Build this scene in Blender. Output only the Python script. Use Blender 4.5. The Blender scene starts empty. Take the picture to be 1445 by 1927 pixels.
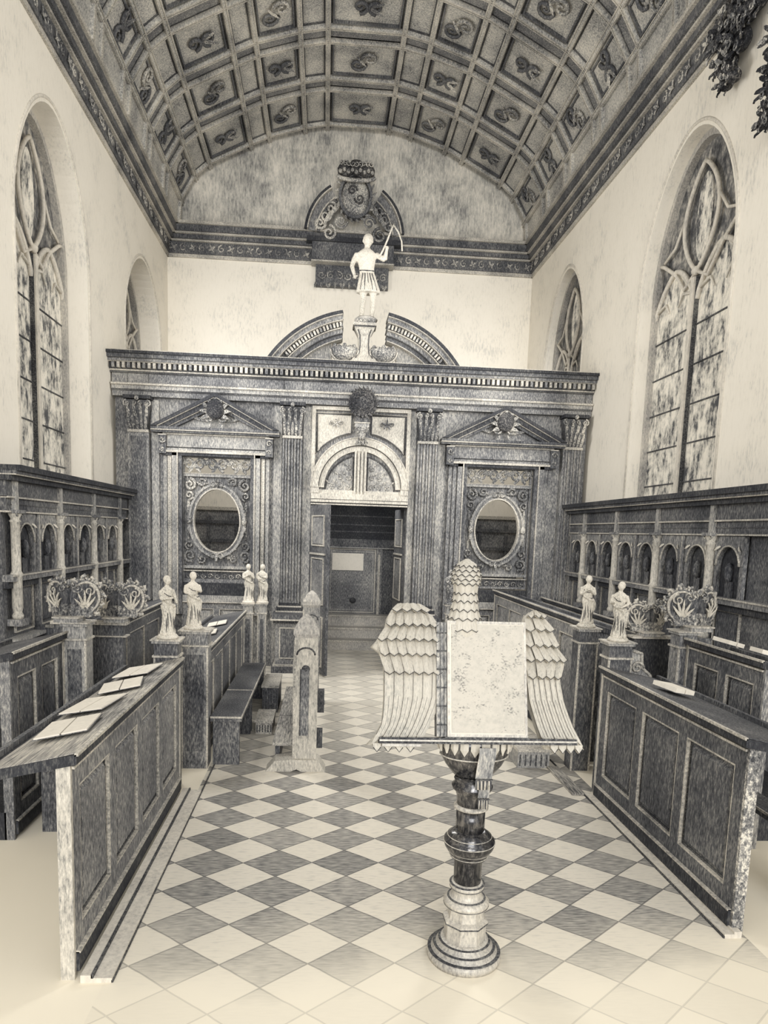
import bpy, math, random
from mathutils import Vector, Matrix
random.seed(7)
SC = bpy.context.scene
COL = SC.collection
PI = math.pi
sin, cos = math.sin, math.cos

# ------------------------------------------------------------------ materials
def nd(nt, t, **kw):
    n = nt.nodes.new(t)
    for k, v in kw.items():
        setattr(n, k, v)
    return n

def etched(name, dark, mid, light, scale=(45, 45, 9), rough=.75, contrast=(.36, .5, .64), big=.5, metal=0, spec=.25, emit=0, coord='Position', bump=0):
    """material with short grain streaks like the hatching of dark oak, chalky plaster ..."""
    m = bpy.data.materials.new(name); m.use_nodes = True
    nt = m.node_tree; nt.nodes.clear()
    out = nd(nt, 'ShaderNodeOutputMaterial'); bs = nd(nt, 'ShaderNodeBsdfPrincipled')
    nt.links.new(bs.outputs[0], out.inputs[0])
    geo = nd(nt, 'ShaderNodeNewGeometry')
    mp = nd(nt, 'ShaderNodeVectorMath', operation='MULTIPLY'); mp.inputs[1].default_value = scale
    nt.links.new(geo.outputs['Position'], mp.inputs[0])
    n1 = nd(nt, 'ShaderNodeTexNoise'); n1.inputs['Scale'].default_value = 1; n1.inputs['Detail'].default_value = 5; n1.inputs['Roughness'].default_value = .72
    nt.links.new(mp.outputs[0], n1.inputs['Vector'])
    n2 = nd(nt, 'ShaderNodeTexNoise'); n2.inputs['Scale'].default_value = 2.3; n2.inputs['Detail'].default_value = 2
    nt.links.new(geo.outputs['Position'], n2.inputs['Vector'])
    ad = nd(nt, 'ShaderNodeMath', operation='MULTIPLY_ADD'); ad.inputs[1].default_value = big; 
    sb = nd(nt, 'ShaderNodeMath', operation='SUBTRACT'); sb.inputs[1].default_value = .5
    nt.links.new(n2.outputs['Fac'], sb.inputs[0]); nt.links.new(sb.outputs[0], ad.inputs[0]); nt.links.new(n1.outputs['Fac'], ad.inputs[2])
    rp = nd(nt, 'ShaderNodeValToRGB'); nt.links.new(ad.outputs[0], rp.inputs[0])
    e = rp.color_ramp.elements
    e[0].position = contrast[0]; e[0].color = (*dark, 1)
    e[1].position = contrast[2]; e[1].color = (*light, 1)
    x = e.new(contrast[1]); x.color = (*mid, 1)
    nt.links.new(rp.outputs[0], bs.inputs['Base Color'])
    bs.inputs['Roughness'].default_value = rough; bs.inputs['Metallic'].default_value = metal
    bs.inputs['Specular IOR Level'].default_value = spec
    if bump:
        b = nd(nt, 'ShaderNodeBump'); b.inputs['Strength'].default_value = bump; b.inputs['Distance'].default_value = .01
        nt.links.new(n1.outputs['Fac'], b.inputs['Height']); nt.links.new(b.outputs[0], bs.inputs['Normal'])
    if emit:
        nt.links.new(rp.outputs[0], bs.inputs['Emission Color']); bs.inputs['Emission Strength'].default_value = emit
    return m

INK = (.030, .032, .037)
G = (85, 85, 24)
M = {}
M['oak'] = etched('oak', (.042, .044, .051), (.180, .181, .187), (.52, .50, .455), G, contrast=(.32, .50, .70), big=.35)
M['oak_dark'] = etched('oak_dark', (.024, .026, .033), (.104, .106, .114), (.36, .35, .325), G, contrast=(.33, .52, .74), big=.35)
M['oak_black'] = etched('oak_black', (.013, .014, .019), (.038, .040, .047), (.17, .166, .155), G, contrast=(.30, .51, .76), big=.35)
M['oak_mid'] = etched('oak_mid', (.085, .088, .096), (.285, .282, .275), (.62, .585, .52), G, contrast=(.31, .49, .69), big=.35)
M['vault'] = etched('vault_oak', (.10, .103, .112), (.42, .41, .385), (.76, .72, .64), (55, 55, 40), contrast=(.30, .49, .69), big=.45)
M['oak_light'] = etched('oak_light', (.20, .196, .185), (.47, .445, .395), (.72, .675, .59), G, contrast=(.30, .48, .68), big=.35)
M['edge'] = etched('pale_edge_highlight', (.15, .15, .145), (.44, .415, .37), (.70, .655, .57), scale=(60, 60, 60), contrast=(.30, .5, .66))  # pale tone for small parts; on moulding strips it paints edge highlights
M['carve'] = etched('carved_oak', (.035, .037, .044), (.215, .213, .21), (.72, .68, .60), scale=(60, 60, 45), contrast=(.34, .5, .64))
M['plaster'] = etched('plaster', (.62, .595, .54), (.84, .79, .695), (.87, .82, .725), scale=(40, 40, 10), rough=.9, contrast=(.24, .43, .6), big=.6)
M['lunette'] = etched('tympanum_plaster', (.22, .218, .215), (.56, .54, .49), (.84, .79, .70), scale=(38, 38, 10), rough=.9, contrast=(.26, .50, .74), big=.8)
M['stone'] = etched('limestone', (.40, .38, .35), (.62, .58, .51), (.76, .71, .62), scale=(40, 40, 16), rough=.85, contrast=(.25, .45, .65))
M['greystone'] = etched('grey_stone', (.19, .19, .185), (.42, .40, .37), (.64, .60, .53), scale=(60, 60, 24), rough=.85, contrast=(.28, .5, .7))
M['statue'] = etched('pale_limewood', (.24, .23, .22), (.56, .53, .46), (.74, .69, .61), scale=(110, 110, 50), rough=.8, contrast=(.30, .44, .60))
M['gilt'] = etched('pale_gilt_brass', (.34, .33, .30), (.55, .52, .455), (.64, .60, .525), scale=(120, 120, 26), rough=.6, contrast=(.26, .44, .64), spec=.2)
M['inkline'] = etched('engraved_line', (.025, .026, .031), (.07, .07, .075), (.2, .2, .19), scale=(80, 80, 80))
M['brass'] = etched('dark_polished_brass', (.02, .021, .025), (.055, .055, .06), (.20, .19, .18), scale=(60, 60, 20), rough=.2, metal=.5, spec=.7)
M['brass_pale'] = etched('pale_brass', (.24, .23, .22), (.48, .455, .41), (.68, .64, .56), scale=(80, 80, 30), rough=.45, metal=.1, spec=.35, contrast=(.28, .48, .68))
M['glass'] = etched('stained_glass', (.07, .072, .078), (.50, .475, .42), (.80, .75, .65), scale=(11, 11, 5.5), rough=.5, contrast=(.38, .48, .60), big=.25, emit=.12)
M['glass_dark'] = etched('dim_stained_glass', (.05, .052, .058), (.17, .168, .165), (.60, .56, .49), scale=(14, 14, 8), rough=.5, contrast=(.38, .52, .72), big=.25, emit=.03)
M['paper'] = etched('paper', (.56, .535, .48), (.74, .695, .61), (.80, .75, .66), scale=(30, 30, 30), contrast=(.2, .4, .6))
M['wreath'] = etched('dark_carving', (.012, .013, .017), (.036, .037, .042), (.20, .19, .18), scale=(60, 60, 60))
M['board'] = etched('pale_board', (.09, .09, .09), (.34, .325, .30), (.64, .60, .52), scale=(90, 7, 90), contrast=(.34, .5, .66))

def page_material():
    m = etched('printed_page', (.42, .405, .365), (.51, .485, .43), (.58, .545, .48), scale=(40, 40, 40), contrast=(.2, .4, .6))
    nt = m.node_tree; bs = [n for n in nt.nodes if n.type == 'BSDF_PRINCIPLED'][0]; rp = [n for n in nt.nodes if n.type == 'VALTORGB'][0]
    geo = [n for n in nt.nodes if n.type == 'NEW_GEOMETRY'][0]
    mp = nd(nt, 'ShaderNodeVectorMath', operation='MULTIPLY'); mp.inputs[1].default_value = (95, 95, 130)
    nt.links.new(geo.outputs['Position'], mp.inputs[0])
    n1 = nd(nt, 'ShaderNodeTexNoise'); n1.inputs['Scale'].default_value = 1; n1.inputs['Detail'].default_value = 1.5
    nt.links.new(mp.outputs[0], n1.inputs['Vector'])
    n2 = nd(nt, 'ShaderNodeTexNoise'); n2.inputs['Scale'].default_value = 16; n2.inputs['Detail'].default_value = 1
    nt.links.new(geo.outputs['Position'], n2.inputs['Vector'])
    a = nd(nt, 'ShaderNodeMath', operation='MULTIPLY_ADD'); a.inputs[1].default_value = .8
    nt.links.new(n2.outputs['Fac'], a.inputs[0]); nt.links.new(n1.outputs['Fac'], a.inputs[2])
    g = nd(nt, 'ShaderNodeMapRange'); g.inputs[1].default_value = 1.00; g.inputs[2].default_value = 1.30
    nt.links.new(a.outputs[0], g.inputs[0])
    mx = nd(nt, 'ShaderNodeMixRGB'); mx.inputs[2].default_value = (.13, .13, .13, 1)
    nt.links.new(g.outputs[0], mx.inputs[0]); nt.links.new(rp.outputs[0], mx.inputs[1]); nt.links.new(mx.outputs[0], bs.inputs['Base Color'])
    return m
M['page'] = page_material()

def floor_material():
    m = bpy.data.materials.new('lozenge_paving'); m.use_nodes = True
    nt = m.node_tree; nt.nodes.clear(); L = nt.links.new
    out = nd(nt, 'ShaderNodeOutputMaterial'); bs = nd(nt, 'ShaderNodeBsdfPrincipled'); L(bs.outputs[0], out.inputs[0])
    geo = nd(nt, 'ShaderNodeNewGeometry'); sp = nd(nt, 'ShaderNodeSeparateXYZ'); L(geo.outputs['Position'], sp.inputs[0])
    wob = nd(nt, 'ShaderNodeTexNoise'); wob.inputs['Scale'].default_value = 5; L(geo.outputs['Position'], wob.inputs['Vector'])
    def math_(op, a, b=None, c=None):
        n = nd(nt, 'ShaderNodeMath', operation=op)
        for i, v in enumerate((a, b, c)):
            if v is None: continue
            if isinstance(v, (int, float)): n.inputs[i].default_value = v
            else: L(v, n.inputs[i])
        return n.outputs[0]
    def cell(c, off, per):
        u = math_('DIVIDE', math_('SUBTRACT', c, off), per)
        r = math_('FLOOR', math_('ADD', u, .5))
        return math_('ABSOLUTE', math_('SUBTRACT', u, r)), r
    du, iu = cell(math_('MULTIPLY_ADD', wob.outputs['Fac'], .012, sp.outputs[0]), .176, .407)
    dv, iv = cell(math_('MULTIPLY_ADD', wob.outputs['Fac'], .012, sp.outputs[1]), 3.586, .323)
    s = math_('ADD', du, dv)
    dark = math_('LESS_THAN', s, .5)
    line = math_('LESS_THAN', math_('ABSOLUTE', math_('SUBTRACT', s, .5)), .016)
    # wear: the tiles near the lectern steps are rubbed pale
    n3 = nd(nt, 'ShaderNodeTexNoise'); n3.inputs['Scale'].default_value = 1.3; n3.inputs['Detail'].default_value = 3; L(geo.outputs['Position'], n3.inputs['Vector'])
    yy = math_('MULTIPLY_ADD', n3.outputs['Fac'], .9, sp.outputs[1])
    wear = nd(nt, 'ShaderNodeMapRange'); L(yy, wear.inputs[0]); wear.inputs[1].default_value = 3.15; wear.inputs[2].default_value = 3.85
    # paving beside the aisle is plain pale stone
    # streaks
    mp = nd(nt, 'ShaderNodeVectorMath', operation='MULTIPLY'); mp.inputs[1].default_value = (14, 90, 10); L(geo.outputs['Position'], mp.inputs[0])
    st = nd(nt, 'ShaderNodeTexNoise'); st.inputs['Scale'].default_value = 1; st.inputs['Detail'].default_value = 3; L(mp.outputs[0], st.inputs['Vector'])
    wn = nd(nt, 'ShaderNodeTexWhiteNoise', noise_dimensions='2D'); cb = nd(nt, 'ShaderNodeCombineXYZ'); L(iu, cb.inputs[0]); L(iv, cb.inputs[1]); L(cb.outputs[0], wn.inputs['Vector'])
    rp = nd(nt, 'ShaderNodeValToRGB'); L(math_('MULTIPLY_ADD', wn.outputs['Value'], .16, math_('SUBTRACT', st.outputs['Fac'], .08)), rp.inputs[0])
    e = rp.color_ramp.elements; e[0].position = .3; e[0].color = (.13, .13, .13, 1); e[1].position = .72; e[1].color = (.50, .47, .42, 1)
    x = e.new(.5); x.color = (.29, .28, .26, 1)
    rl = nd(nt, 'ShaderNodeValToRGB'); L(st.outputs['Fac'], rl.inputs[0])
    e = rl.color_ramp.elements; e[0].position = .25; e[0].color = (.56, .53, .47, 1); e[1].position = .5; e[1].color = (.74, .69, .595, 1)
    pale = (.93, .86, .715, 1)
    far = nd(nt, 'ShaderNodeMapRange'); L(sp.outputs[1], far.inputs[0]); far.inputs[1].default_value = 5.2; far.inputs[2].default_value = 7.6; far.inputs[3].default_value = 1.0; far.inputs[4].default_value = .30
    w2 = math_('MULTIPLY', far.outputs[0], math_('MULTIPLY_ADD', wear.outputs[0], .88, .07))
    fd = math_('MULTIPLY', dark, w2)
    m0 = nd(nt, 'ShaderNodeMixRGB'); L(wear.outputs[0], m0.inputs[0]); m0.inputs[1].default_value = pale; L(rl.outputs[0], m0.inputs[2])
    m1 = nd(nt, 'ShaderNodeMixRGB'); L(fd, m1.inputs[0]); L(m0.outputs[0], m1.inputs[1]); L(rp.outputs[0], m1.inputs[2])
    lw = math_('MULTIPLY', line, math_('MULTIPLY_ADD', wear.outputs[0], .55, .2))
    m2 = nd(nt, 'ShaderNodeMixRGB'); L(lw, m2.inputs[0]); L(m1.outputs[0], m2.inputs[1]); m2.inputs[2].default_value = (.09, .09, .095, 1)
    aisle = math_('MULTIPLY', math_('GREATER_THAN', sp.outputs[0], -.92), math_('LESS_THAN', sp.outputs[0], 2.2))
    m3 = nd(nt, 'ShaderNodeMixRGB'); L(aisle, m3.inputs[0]); m3.inputs[1].default_value = pale; L(m2.outputs[0], m3.inputs[2])
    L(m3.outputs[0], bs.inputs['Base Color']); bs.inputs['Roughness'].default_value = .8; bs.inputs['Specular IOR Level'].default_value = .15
    return m
M['paving'] = floor_material()
MKEYS = list(M)

# ------------------------------------------------------------------ mesh builder
ORG = {}
class Pl:
    """a working plane: a runs along u, b straight up, d out of the face"""
    def __init__(s, o, u, n, v=(0, 0, 1)):
        s.o, s.u, s.n, s.v = Vector(o), Vector(u).normalized(), Vector(n).normalized(), Vector(v).normalized()
    def __call__(s, a, b, d=0):
        return s.o + s.u * a + s.v * b + s.n * d

class MB:
    def __init__(s, mat='oak'):
        s.v, s.f, s.mi, s.m, s.sm = [], [], [], mat, []
        s.smooth = False
    def face(s, ids):
        s.f.append(ids); s.mi.append(s.m); s.sm.append(s.smooth)
    def add(s, pts):
        k = len(s.v); s.v += [tuple(p) for p in pts]; return k
    def box(s, x0, x1, y0, y1, z0, z1):
        s.pbox(Pl((0, 0, 0), (1, 0, 0), (0, 1, 0)), x0, x1, z0, z1, y0, y1)
    def pbox(s, P, a0, a1, b0, b1, d0, d1):
        k = s.add([P(a, b, d) for a in (a0, a1) for b in (b0, b1) for d in (d0, d1)])
        for q in ((0, 1, 3, 2), (4, 6, 7, 5), (0, 4, 5, 1), (2, 3, 7, 6), (0, 2, 6, 4), (1, 5, 7, 3)):
            s.face([k + i for i in q])
    def taper(s, P, a0, a1, b0, b1, d0, d1, t):
        """box whose outer face is smaller by t all round (a raised, bevelled field)"""
        k = s.add([P(a0, b0, d0), P(a1, b0, d0), P(a1, b1, d0), P(a0, b1, d0), P(a0 + t, b0 + t, d1), P(a1 - t, b0 + t, d1), P(a1 - t, b1 - t, d1), P(a0 + t, b1 - t, d1)])
        for q in ((3, 2, 1, 0), (4, 5, 6, 7), (0, 1, 5, 4), (1, 2, 6, 5), (2, 3, 7, 6), (3, 0, 4, 7)):
            s.face([k + i for i in q])
    def frame(s, P, a0, a1, b0, b1, w, d0, d1):
        s.pbox(P, a0, a1, b0, b0 + w, d0, d1); s.pbox(P, a0, a1, b1 - w, b1, d0, d1)
        s.pbox(P, a0, a0 + w, b0 + w, b1 - w, d0, d1); s.pbox(P, a1 - w, a1, b0 + w, b1 - w, d0, d1)
    def loft(s, loops, cap=True, closed=True):
        n = len(loops[0]); k = s.add([p for l in loops for p in l])
        for i in range(len(loops) - 1):
            for j in range(n if closed else n - 1):
                a = k + i * n + j; b = k + i * n + (j + 1) % n
                s.face([a, b, b + n, a + n])
        if cap and closed:
            s.face([k + j for j in range(n)][::-1]); s.face([k + (len(loops) - 1) * n + j for j in range(n)])
    def poly(s, P, pts, d0, d1):
        """extruded outline (a,b)"""
        s.loft([[P(a, b, d0) for a, b in pts], [P(a, b, d1) for a, b in pts]])
    def lathe(s, prof, c=(0, 0, 0), n=32, sx=1, sy=1, ph=0):
        sm = s.smooth; s.smooth = n > 10
        s.loft([[(c[0] + r * sx * cos(2 * PI * j / n + ph), c[1] + r * sy * sin(2 * PI * j / n + ph), c[2] + z) for j in range(n)] for r, z in prof])
        s.smooth = sm
    def tube(s, pts, r, n=6):
        pts = [Vector(p) for p in pts]; R = r if isinstance(r, (list, tuple)) else [r] * len(pts)
        loops = []; up = Vector((.13, .21, .97))
        for i, p in enumerate(pts):
            t = (pts[min(i + 1, len(pts) - 1)] - pts[max(i - 1, 0)])
            if t.length < 1e-9: t = Vector((0, 0, 1))
            t.normalize()
            a = up - t * up.dot(t)
            if a.length < 1e-3: a = Vector((1, 0, 0)) - t * t.x
            a.normalize(); up = a; b = t.cross(a)
            loops.append([p + (a * cos(2 * PI * j / n) + b * sin(2 * PI * j / n)) * R[i] for j in range(n)])
        sm = s.smooth; s.smooth = True; s.loft(loops); s.smooth = sm
    def ball(s, c, rx, ry=None, rz=None, n=12, m=8):
        ry = rx if ry is None else ry; rz = rx if rz is None else rz
        sm = s.smooth; s.smooth = True
        s.loft([[(c[0] + rx * sin(PI * i / m) * cos(2 * PI * j / n), c[1] + ry * sin(PI * i / m) * sin(2 * PI * j / n), c[2] - rz * cos(PI * i / m)) for j in range(n)]
                if 0 < i < m else [(c[0] + 1e-4 * rx * cos(2 * PI * j / n), c[1] + 1e-4 * ry * sin(2 * PI * j / n), c[2] + (-rz if i == 0 else rz)) for j in range(n)] for i in range(m + 1)])
        s.smooth = sm
    def oval(s, P, ca, cb, ra, rb, w, d0, d1, t0=0, t1=2 * PI, n=40, arch=1):
        """flat ring band following an ellipse"""
        full = abs(t1 - t0 - 2 * PI) < 1e-6
        L = []
        for i in range(n + (0 if full else 1)):
            t = t0 + (t1 - t0) * i / n
            o = (ca + ra * cos(t), cb + rb * sin(t)); q = (ca + (ra - w) * cos(t), cb + (rb - w) * sin(t))
            L.append([P(*o, d0), P(*o, d1), P(*q, d1), P(*q, d0)])
        if full: L.append(L[0])
        s.loft(L, cap=not full)
    def scroll(s, P, ca, cb, r, d, turns=1.6, ph=0, hand=1, w=.16, n=26, tail=0):
        """carved volute: a tapering spiral roll"""
        pts, rr = [], []
        for i in range(n + 1):
            t = i / n; q = r * (1 - .86 * t); an = ph + hand * turns * 2 * PI * t
            pts.append(P(ca + q * cos(an), cb + q * sin(an), d)); rr.append(r * w * (1 - .45 * t))
        s.tube(pts, rr, 5)
    def leaf(s, P, ca, cb, ang, l, w, d0, lift, n=5):
        """curled acanthus leaf"""
        loops = []
        for i in range(n + 1):
            t = i / n; ww = w * (.35 + 1.3 * t - 1.55 * t * t) if t < 1 else w * .05
            a = l * t; dd = d0 + lift * sin(t * PI * .62) * (1 if t < .7 else 1.25)
            row = []
            for k, h in ((-1, 0), (-.5, .012), (0, .004), (.5, .012), (1, 0)):
                x = a * cos(ang) - ww * k * sin(ang); y = a * sin(ang) + ww * k * cos(ang)
                row.append(P(ca + x, cb + y, dd + h * w * 12))
            row += [P(ca + a * cos(ang), cb + a * sin(ang), dd - .012)]
            loops.append(row)
        s.loft(loops)
    def build(s, name, parent=None, mod=None):
        me = bpy.data.meshes.new(name)
        o0 = Vector(ORG.get(parent.name, (0, 0, 0))) if parent else Vector((0, 0, 0))
        me.from_pydata([tuple(Vector(p) - o0) for p in s.v], [], s.f)
        used = sorted(set(s.mi), key=MKEYS.index)
        for u in used: me.materials.append(M[u])
        me.polygons.foreach_set('material_index', [used.index(i) for i in s.mi])
        me.polygons.foreach_set('use_smooth', s.sm)
        me.update()
        import bmesh
        bm = bmesh.new(); bm.from_mesh(me); bmesh.ops.recalc_face_normals(bm, faces=bm.faces); bm.to_mesh(me); bm.free()
        o = bpy.data.objects.new(name, me); COL.objects.link(o)
        if parent: o.parent = parent; ORG[o.name] = tuple(o0)
        return o

def thing(name, label, cat, loc, group=None, kind=None):
    o = bpy.data.objects.new(name, None); COL.objects.link(o); o.empty_display_size = .1
    o.location = loc; ORG[o.name] = tuple(loc)
    if kind: o['kind'] = kind
    tag(o, label, cat, group)
    return o
def tag(o, label=None, cat=None, group=None, kind=None):
    if label: o['label'] = label
    if cat: o['category'] = cat
    if group: o['group'] = group
    if kind: o['kind'] = kind
    return o
def copy_tree(o, parent=None):
    c = o.copy(); COL.objects.link(c); c.parent = parent
    for ch in list(o.children): copy_tree(ch, c)
    return c

XL, XR, YB, YS = -2.95, 3.76, 13.17, 9.84
XC = .405

# ------------------------------------------------------------------ the setting
f = MB('paving'); f.box(-3.6, 4.4, .3, 13.6, -.2, 0); fl = f.build('floor'); tag(fl, 'floor of dark and pale lozenge paving down the aisle', 'floor', kind='structure')

def arch_z(t, sp, h):
    t = min(1, abs(t)); return sp + h * (1 - t ** 1.9) ** .62
def wall(name, X, out, holes, y0, y1, zt, label):
    mb = MB('plaster')
    T = .55
    def sheet(x, key):
        ys = [y0]
        for h in holes:
            a, b = h[key]
            ys += [a + (b - a) * .5 * (1 - cos(PI * i / 28)) for i in range(29)]
        ys.append(y1)
        for i in range(len(ys) - 1):
            p, q = ys[i], ys[i + 1]; mid = (p + q) / 2
            hh = [h for h in holes if h[key][0] < mid < h[key][1]]
            if not hh:
                k = mb.add([(x, p, 0), (x, q, 0), (x, q, zt), (x, p, zt)]); mb.face([k, k + 1, k + 2, k + 3])
            else:
                h = hh[0]; a, b = h[key]
                zz = [arch_z((v - (a + b) / 2) / ((b - a) / 2), h['sp'], h['h']) for v in (p, q)]
                k = mb.add([(x, p, 0), (x, q, 0), (x, q, h['sill']), (x, p, h['sill'])]); mb.face([k, k + 1, k + 2, k + 3])
                k = mb.add([(x, p, zz[0]), (x, q, zz[1]), (x, q, zt), (x, p, zt)]); mb.face([k, k + 1, k + 2, k + 3])
    sheet(X, 'inn'); sheet(X + out * T, 'outr')
    for h in holes:
        loops = []
        for x, key in ((X, 'inn'), (X + out * T, 'outr')):
            a, b = h[key]; c, w = (a + b) / 2, (b - a) / 2
            lp = [(x, a, h['sill'])] + [(x, c - w * cos(PI * i / 28), arch_z(cos(PI * i / 28), h['sp'], h['h'])) for i in range(29)] + [(x, b, h['sill'])]
            loops.append(lp)
        mb.loft(loops, cap=False)
    o = mb.build(name); tag(o, label, 'wall', kind='structure')
    return o
LW = [dict(inn=(6.95, 8.90), outr=(7.12, 8.78), sill=2.3, sp=4.95, h=1.33), dict(inn=(10.50, 12.60), outr=(10.75, 12.3), sill=3.6, sp=5.0, h=1.12)]
RW = [dict(inn=(6.52, 8.42), outr=(6.58, 8.38), sill=2.3, sp=4.95, h=1.33), dict(inn=(10.35, 12.05), outr=(10.5, 11.95), sill=3.6, sp=5.0, h=1.24)]
wall('wall_left', XL, -1, LW, 0.8, YB + .3, 7.4, 'pale plaster side wall pierced by two arched windows above the panelled stalls')
wall('wall_right', XR, 1, RW, 0.8, YB + .3, 7.4, 'pale plaster side wall behind the carved leaf drops, with two arched windows')
w = MB('plaster'); w.box(XL, XR, YB, YB + .3, 0, 7.33)
wb = w.build('wall_back'); tag(wb, 'end wall of pale plaster behind the carved screen', 'wall', kind='structure')

# vault section: half widths and heights
HP = [(0, 9.14), (.55, 9.14), (.95, 9.06), (1.58, 8.87), (1.90, 8.72), (2.62, 8.36), (2.88, 8.14), (3.13, 7.72), (3.16, 7.33)]
SEC = [(XC + 0.02 - h, z) for h, z in HP[:0:-1]] + [(XC + .02 + h, z) for h, z in HP[1:]]
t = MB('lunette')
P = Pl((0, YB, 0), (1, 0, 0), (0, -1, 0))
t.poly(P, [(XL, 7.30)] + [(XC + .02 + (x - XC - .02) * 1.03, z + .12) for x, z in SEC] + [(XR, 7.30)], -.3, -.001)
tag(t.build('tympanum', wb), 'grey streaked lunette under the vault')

# ceiling
ceil = thing('ceiling', 'dark coffered barrel vault with carved rosettes in the square panels', 'ceiling', (0, 0, 0), kind='structure')
YE = 3.6
c = MB('vault')
loops = [[(x, YE, z + .03) for x, z in SEC], [(x, YB, z + .03) for x, z in SEC]]
c.loft(loops, cap=False, closed=False)
c.loft([[(x, YE, z + .2) for x, z in SEC], [(x, YB, z + .2) for x, z in SEC]], cap=False, closed=False)
c.m = 'vault'
c.box(XL - .5, SEC[0][0], YE, YB, 7.33, 7.53); c.box(SEC[-1][0], XR + .5, YE, YB, 7.33, 7.53)
c.build('vault_boarding', ceil)
def segplane(i):
    (x0, z0), (x1, z1) = SEC[i], SEC[i + 1]
    u = Vector((x1 - x0, 0, z1 - z0)); L = u.length; u.normalize()
    n = Vector((u.z, 0, -u.x))
    # a along the section, b along Y, d inward (down)
    return Pl((x0, 0, z0), u, n, (0, 1, 0)), L
for i in range(1, len(SEC) - 1):
    x, z = SEC[i]
    (xa, za), (xb, zb) = SEC[i - 1], SEC[i + 1]
    u = Vector((xb - xa, 0, zb - za)).normalized(); n = Vector((u.z, 0, -u.x))
    Q = Pl((x, 0, z), u, n, (0, 1, 0))
    r = MB('vault'); r.pbox(Q, -.038, .038, YE, YB, -.05, .045); r.m = 'inkline'; r.pbox(Q, -.062, -.038, YE, YB, -.05, -.012); r.pbox(Q, .038, .062, YE, YB, -.05, -.012)
    r.m = 'edge'
    r.pbox(Q, -.030, -.016, YE, YB, .045, .058); r.pbox(Q, .016, .030, YE, YB, .045, .058)
    r.build('rib', ceil)
TR = []
y = 12.05
bands = [(13.0, 13.17)]
while y > YE + .4:
    bands.append((y - .28, y)); y -= 1.1
for (b0, b1) in bands:
    r = MB('vault')
    for i in range(len(SEC) - 1):
        Q, L = segplane(i)
        for yy in ((b0, b1) if b1 < 13 else (b0,)):
            r.m = 'vault'; r.pbox(Q, -.01, L + .01, yy - .03, yy + .03, -.05, .04); r.m = 'inkline'; r.pbox(Q, 0, L, yy - .052, yy - .03, -.05, -.012); r.pbox(Q, 0, L, yy + .03, yy + .052, -.05, -.012)
            r.m = 'edge'; r.pbox(Q, -.005, L + .005, yy - .022, yy - .010, .04, .05); r.pbox(Q, -.005, L + .005, yy + .010, yy + .022, .04, .05)
        r.m = 'oak'; r.pbox(Q, 0, L, b0 + .03, b1 - .03, -.02, -.012)
    r.build('cross_rib', ceil)
WIDE = [(1, 0), (3, 0), (5, 0)]
for k in range(len(bands) - 1):
    y1_, y0_ = bands[k][0], bands[k + 1][1]
    cy = (y0_ + y1_) / 2
    if cy < 6.2: continue
    for i in range(len(SEC) - 1):
        Q, L = segplane(i)
        m = MB('carve')
        if L > .45:
            big = min(L, y1_ - y0_)
            m.m = 'oak_dark'; m.frame(Q, .07, L - .07, y0_ + .06, y1_ - .06, .022, -.03, .012)
            m.m = 'carve'
            v = (i * 3 + k * 2) % 4
            if v == 0:
                m.m = 'oak_dark'; m.oval(Q, L / 2, cy, .20, .18, .045, -.02, .03, n=18); m.m = 'carve'
                for j in range(6): m.leaf(Q, L / 2, cy, j * PI / 3, .15, .05, 0, .03, n=3)
            elif v == 1:
                for h in (-1, 1):
                    m.m = 'oak_dark'; m.scroll(Q, L / 2 + h * .11, cy, .12, .01, 1.3, PI / 2, h, .26, 14); m.m = 'carve'; m.leaf(Q, L / 2, cy, PI / 2 - h * 1.1 + (0 if h > 0 else PI), .24, .06, 0, .03, n=3)
            elif v == 2:
                for j in range(8): m.leaf(Q, L / 2, cy, j * PI / 4, .24 if j % 2 else .18, .055, 0, .035, n=3)
                m.ball(Q(L / 2, cy, .02), .04, n=8, m=5)
            else:
                m.m = 'oak_dark'; m.scroll(Q, L / 2 - .09, cy + .07, .13, .01, 1.4, 0, 1, .22, 14); m.m = 'carve'; m.scroll(Q, L / 2 + .09, cy - .07, .13, .01, 1.4, PI, 1, .22, 14)
                m.leaf(Q, L / 2 - .1, cy - .08, .8, .2, .04, 0, .03, n=3)
            m.build('rosette', ceil)

# cornices: profile as steps of (projection, z0, z1, material)
CPROF = [(.03, 6.80, 6.86, 'edge'), (.05, 6.86, 7.06, 'oak_dark'), (.09, 7.06, 7.09, 'edge'), (.13, 7.09, 7.16, 'oak_dark'), (.17, 7.16, 7.19, 'edge'), (.20, 7.19, 7.30, 'oak_dark'), (.24, 7.30, 7.35, 'edge')]
for nm, P, a0, a1, lab in (('trim_1', Pl((XL, 0, 0), (0, 1, 0), (1, 0, 0)), 2.2, YB, 'dark wall cornice over the window wall with the bright margin'),
                           ('trim_2', Pl((XR, 0, 0), (0, 1, 0), (-1, 0, 0)), 2.2, YB, 'dark wall cornice that the carved leaf drops hang from'),
                           ('trim_3', Pl((0, YB, 0), (1, 0, 0), (0, -1, 0)), XL, XR, 'dark carved cornice across the end wall below the lunette')):
    root = thing(nm, lab, 'cornice', (0, 0, 0), kind='structure')
    m = MB()
    for d, z0, z1, mt in CPROF:
        m.m = mt; m.pbox(P, a0, a1, z0, z1, 0, d)
    m.build('moulding', root)
    fr = MB('carve'); a = a0 + .12; j = 0
    while a < a1 - .1:
        if nm != 'trim_3' and a < 6: a += .26; continue
        if j % 2: fr.scroll(P, a, 6.96, .07, .055, 1.2, PI / 2, 1, .2, 9)
        else:
            for k in range(4): fr.leaf(P, a, 6.96, k * PI / 2 + .5, .075, .03, .05, .02, n=3)
        a += .17; j += 1
    fr.build('frieze_carving', root)

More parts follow.
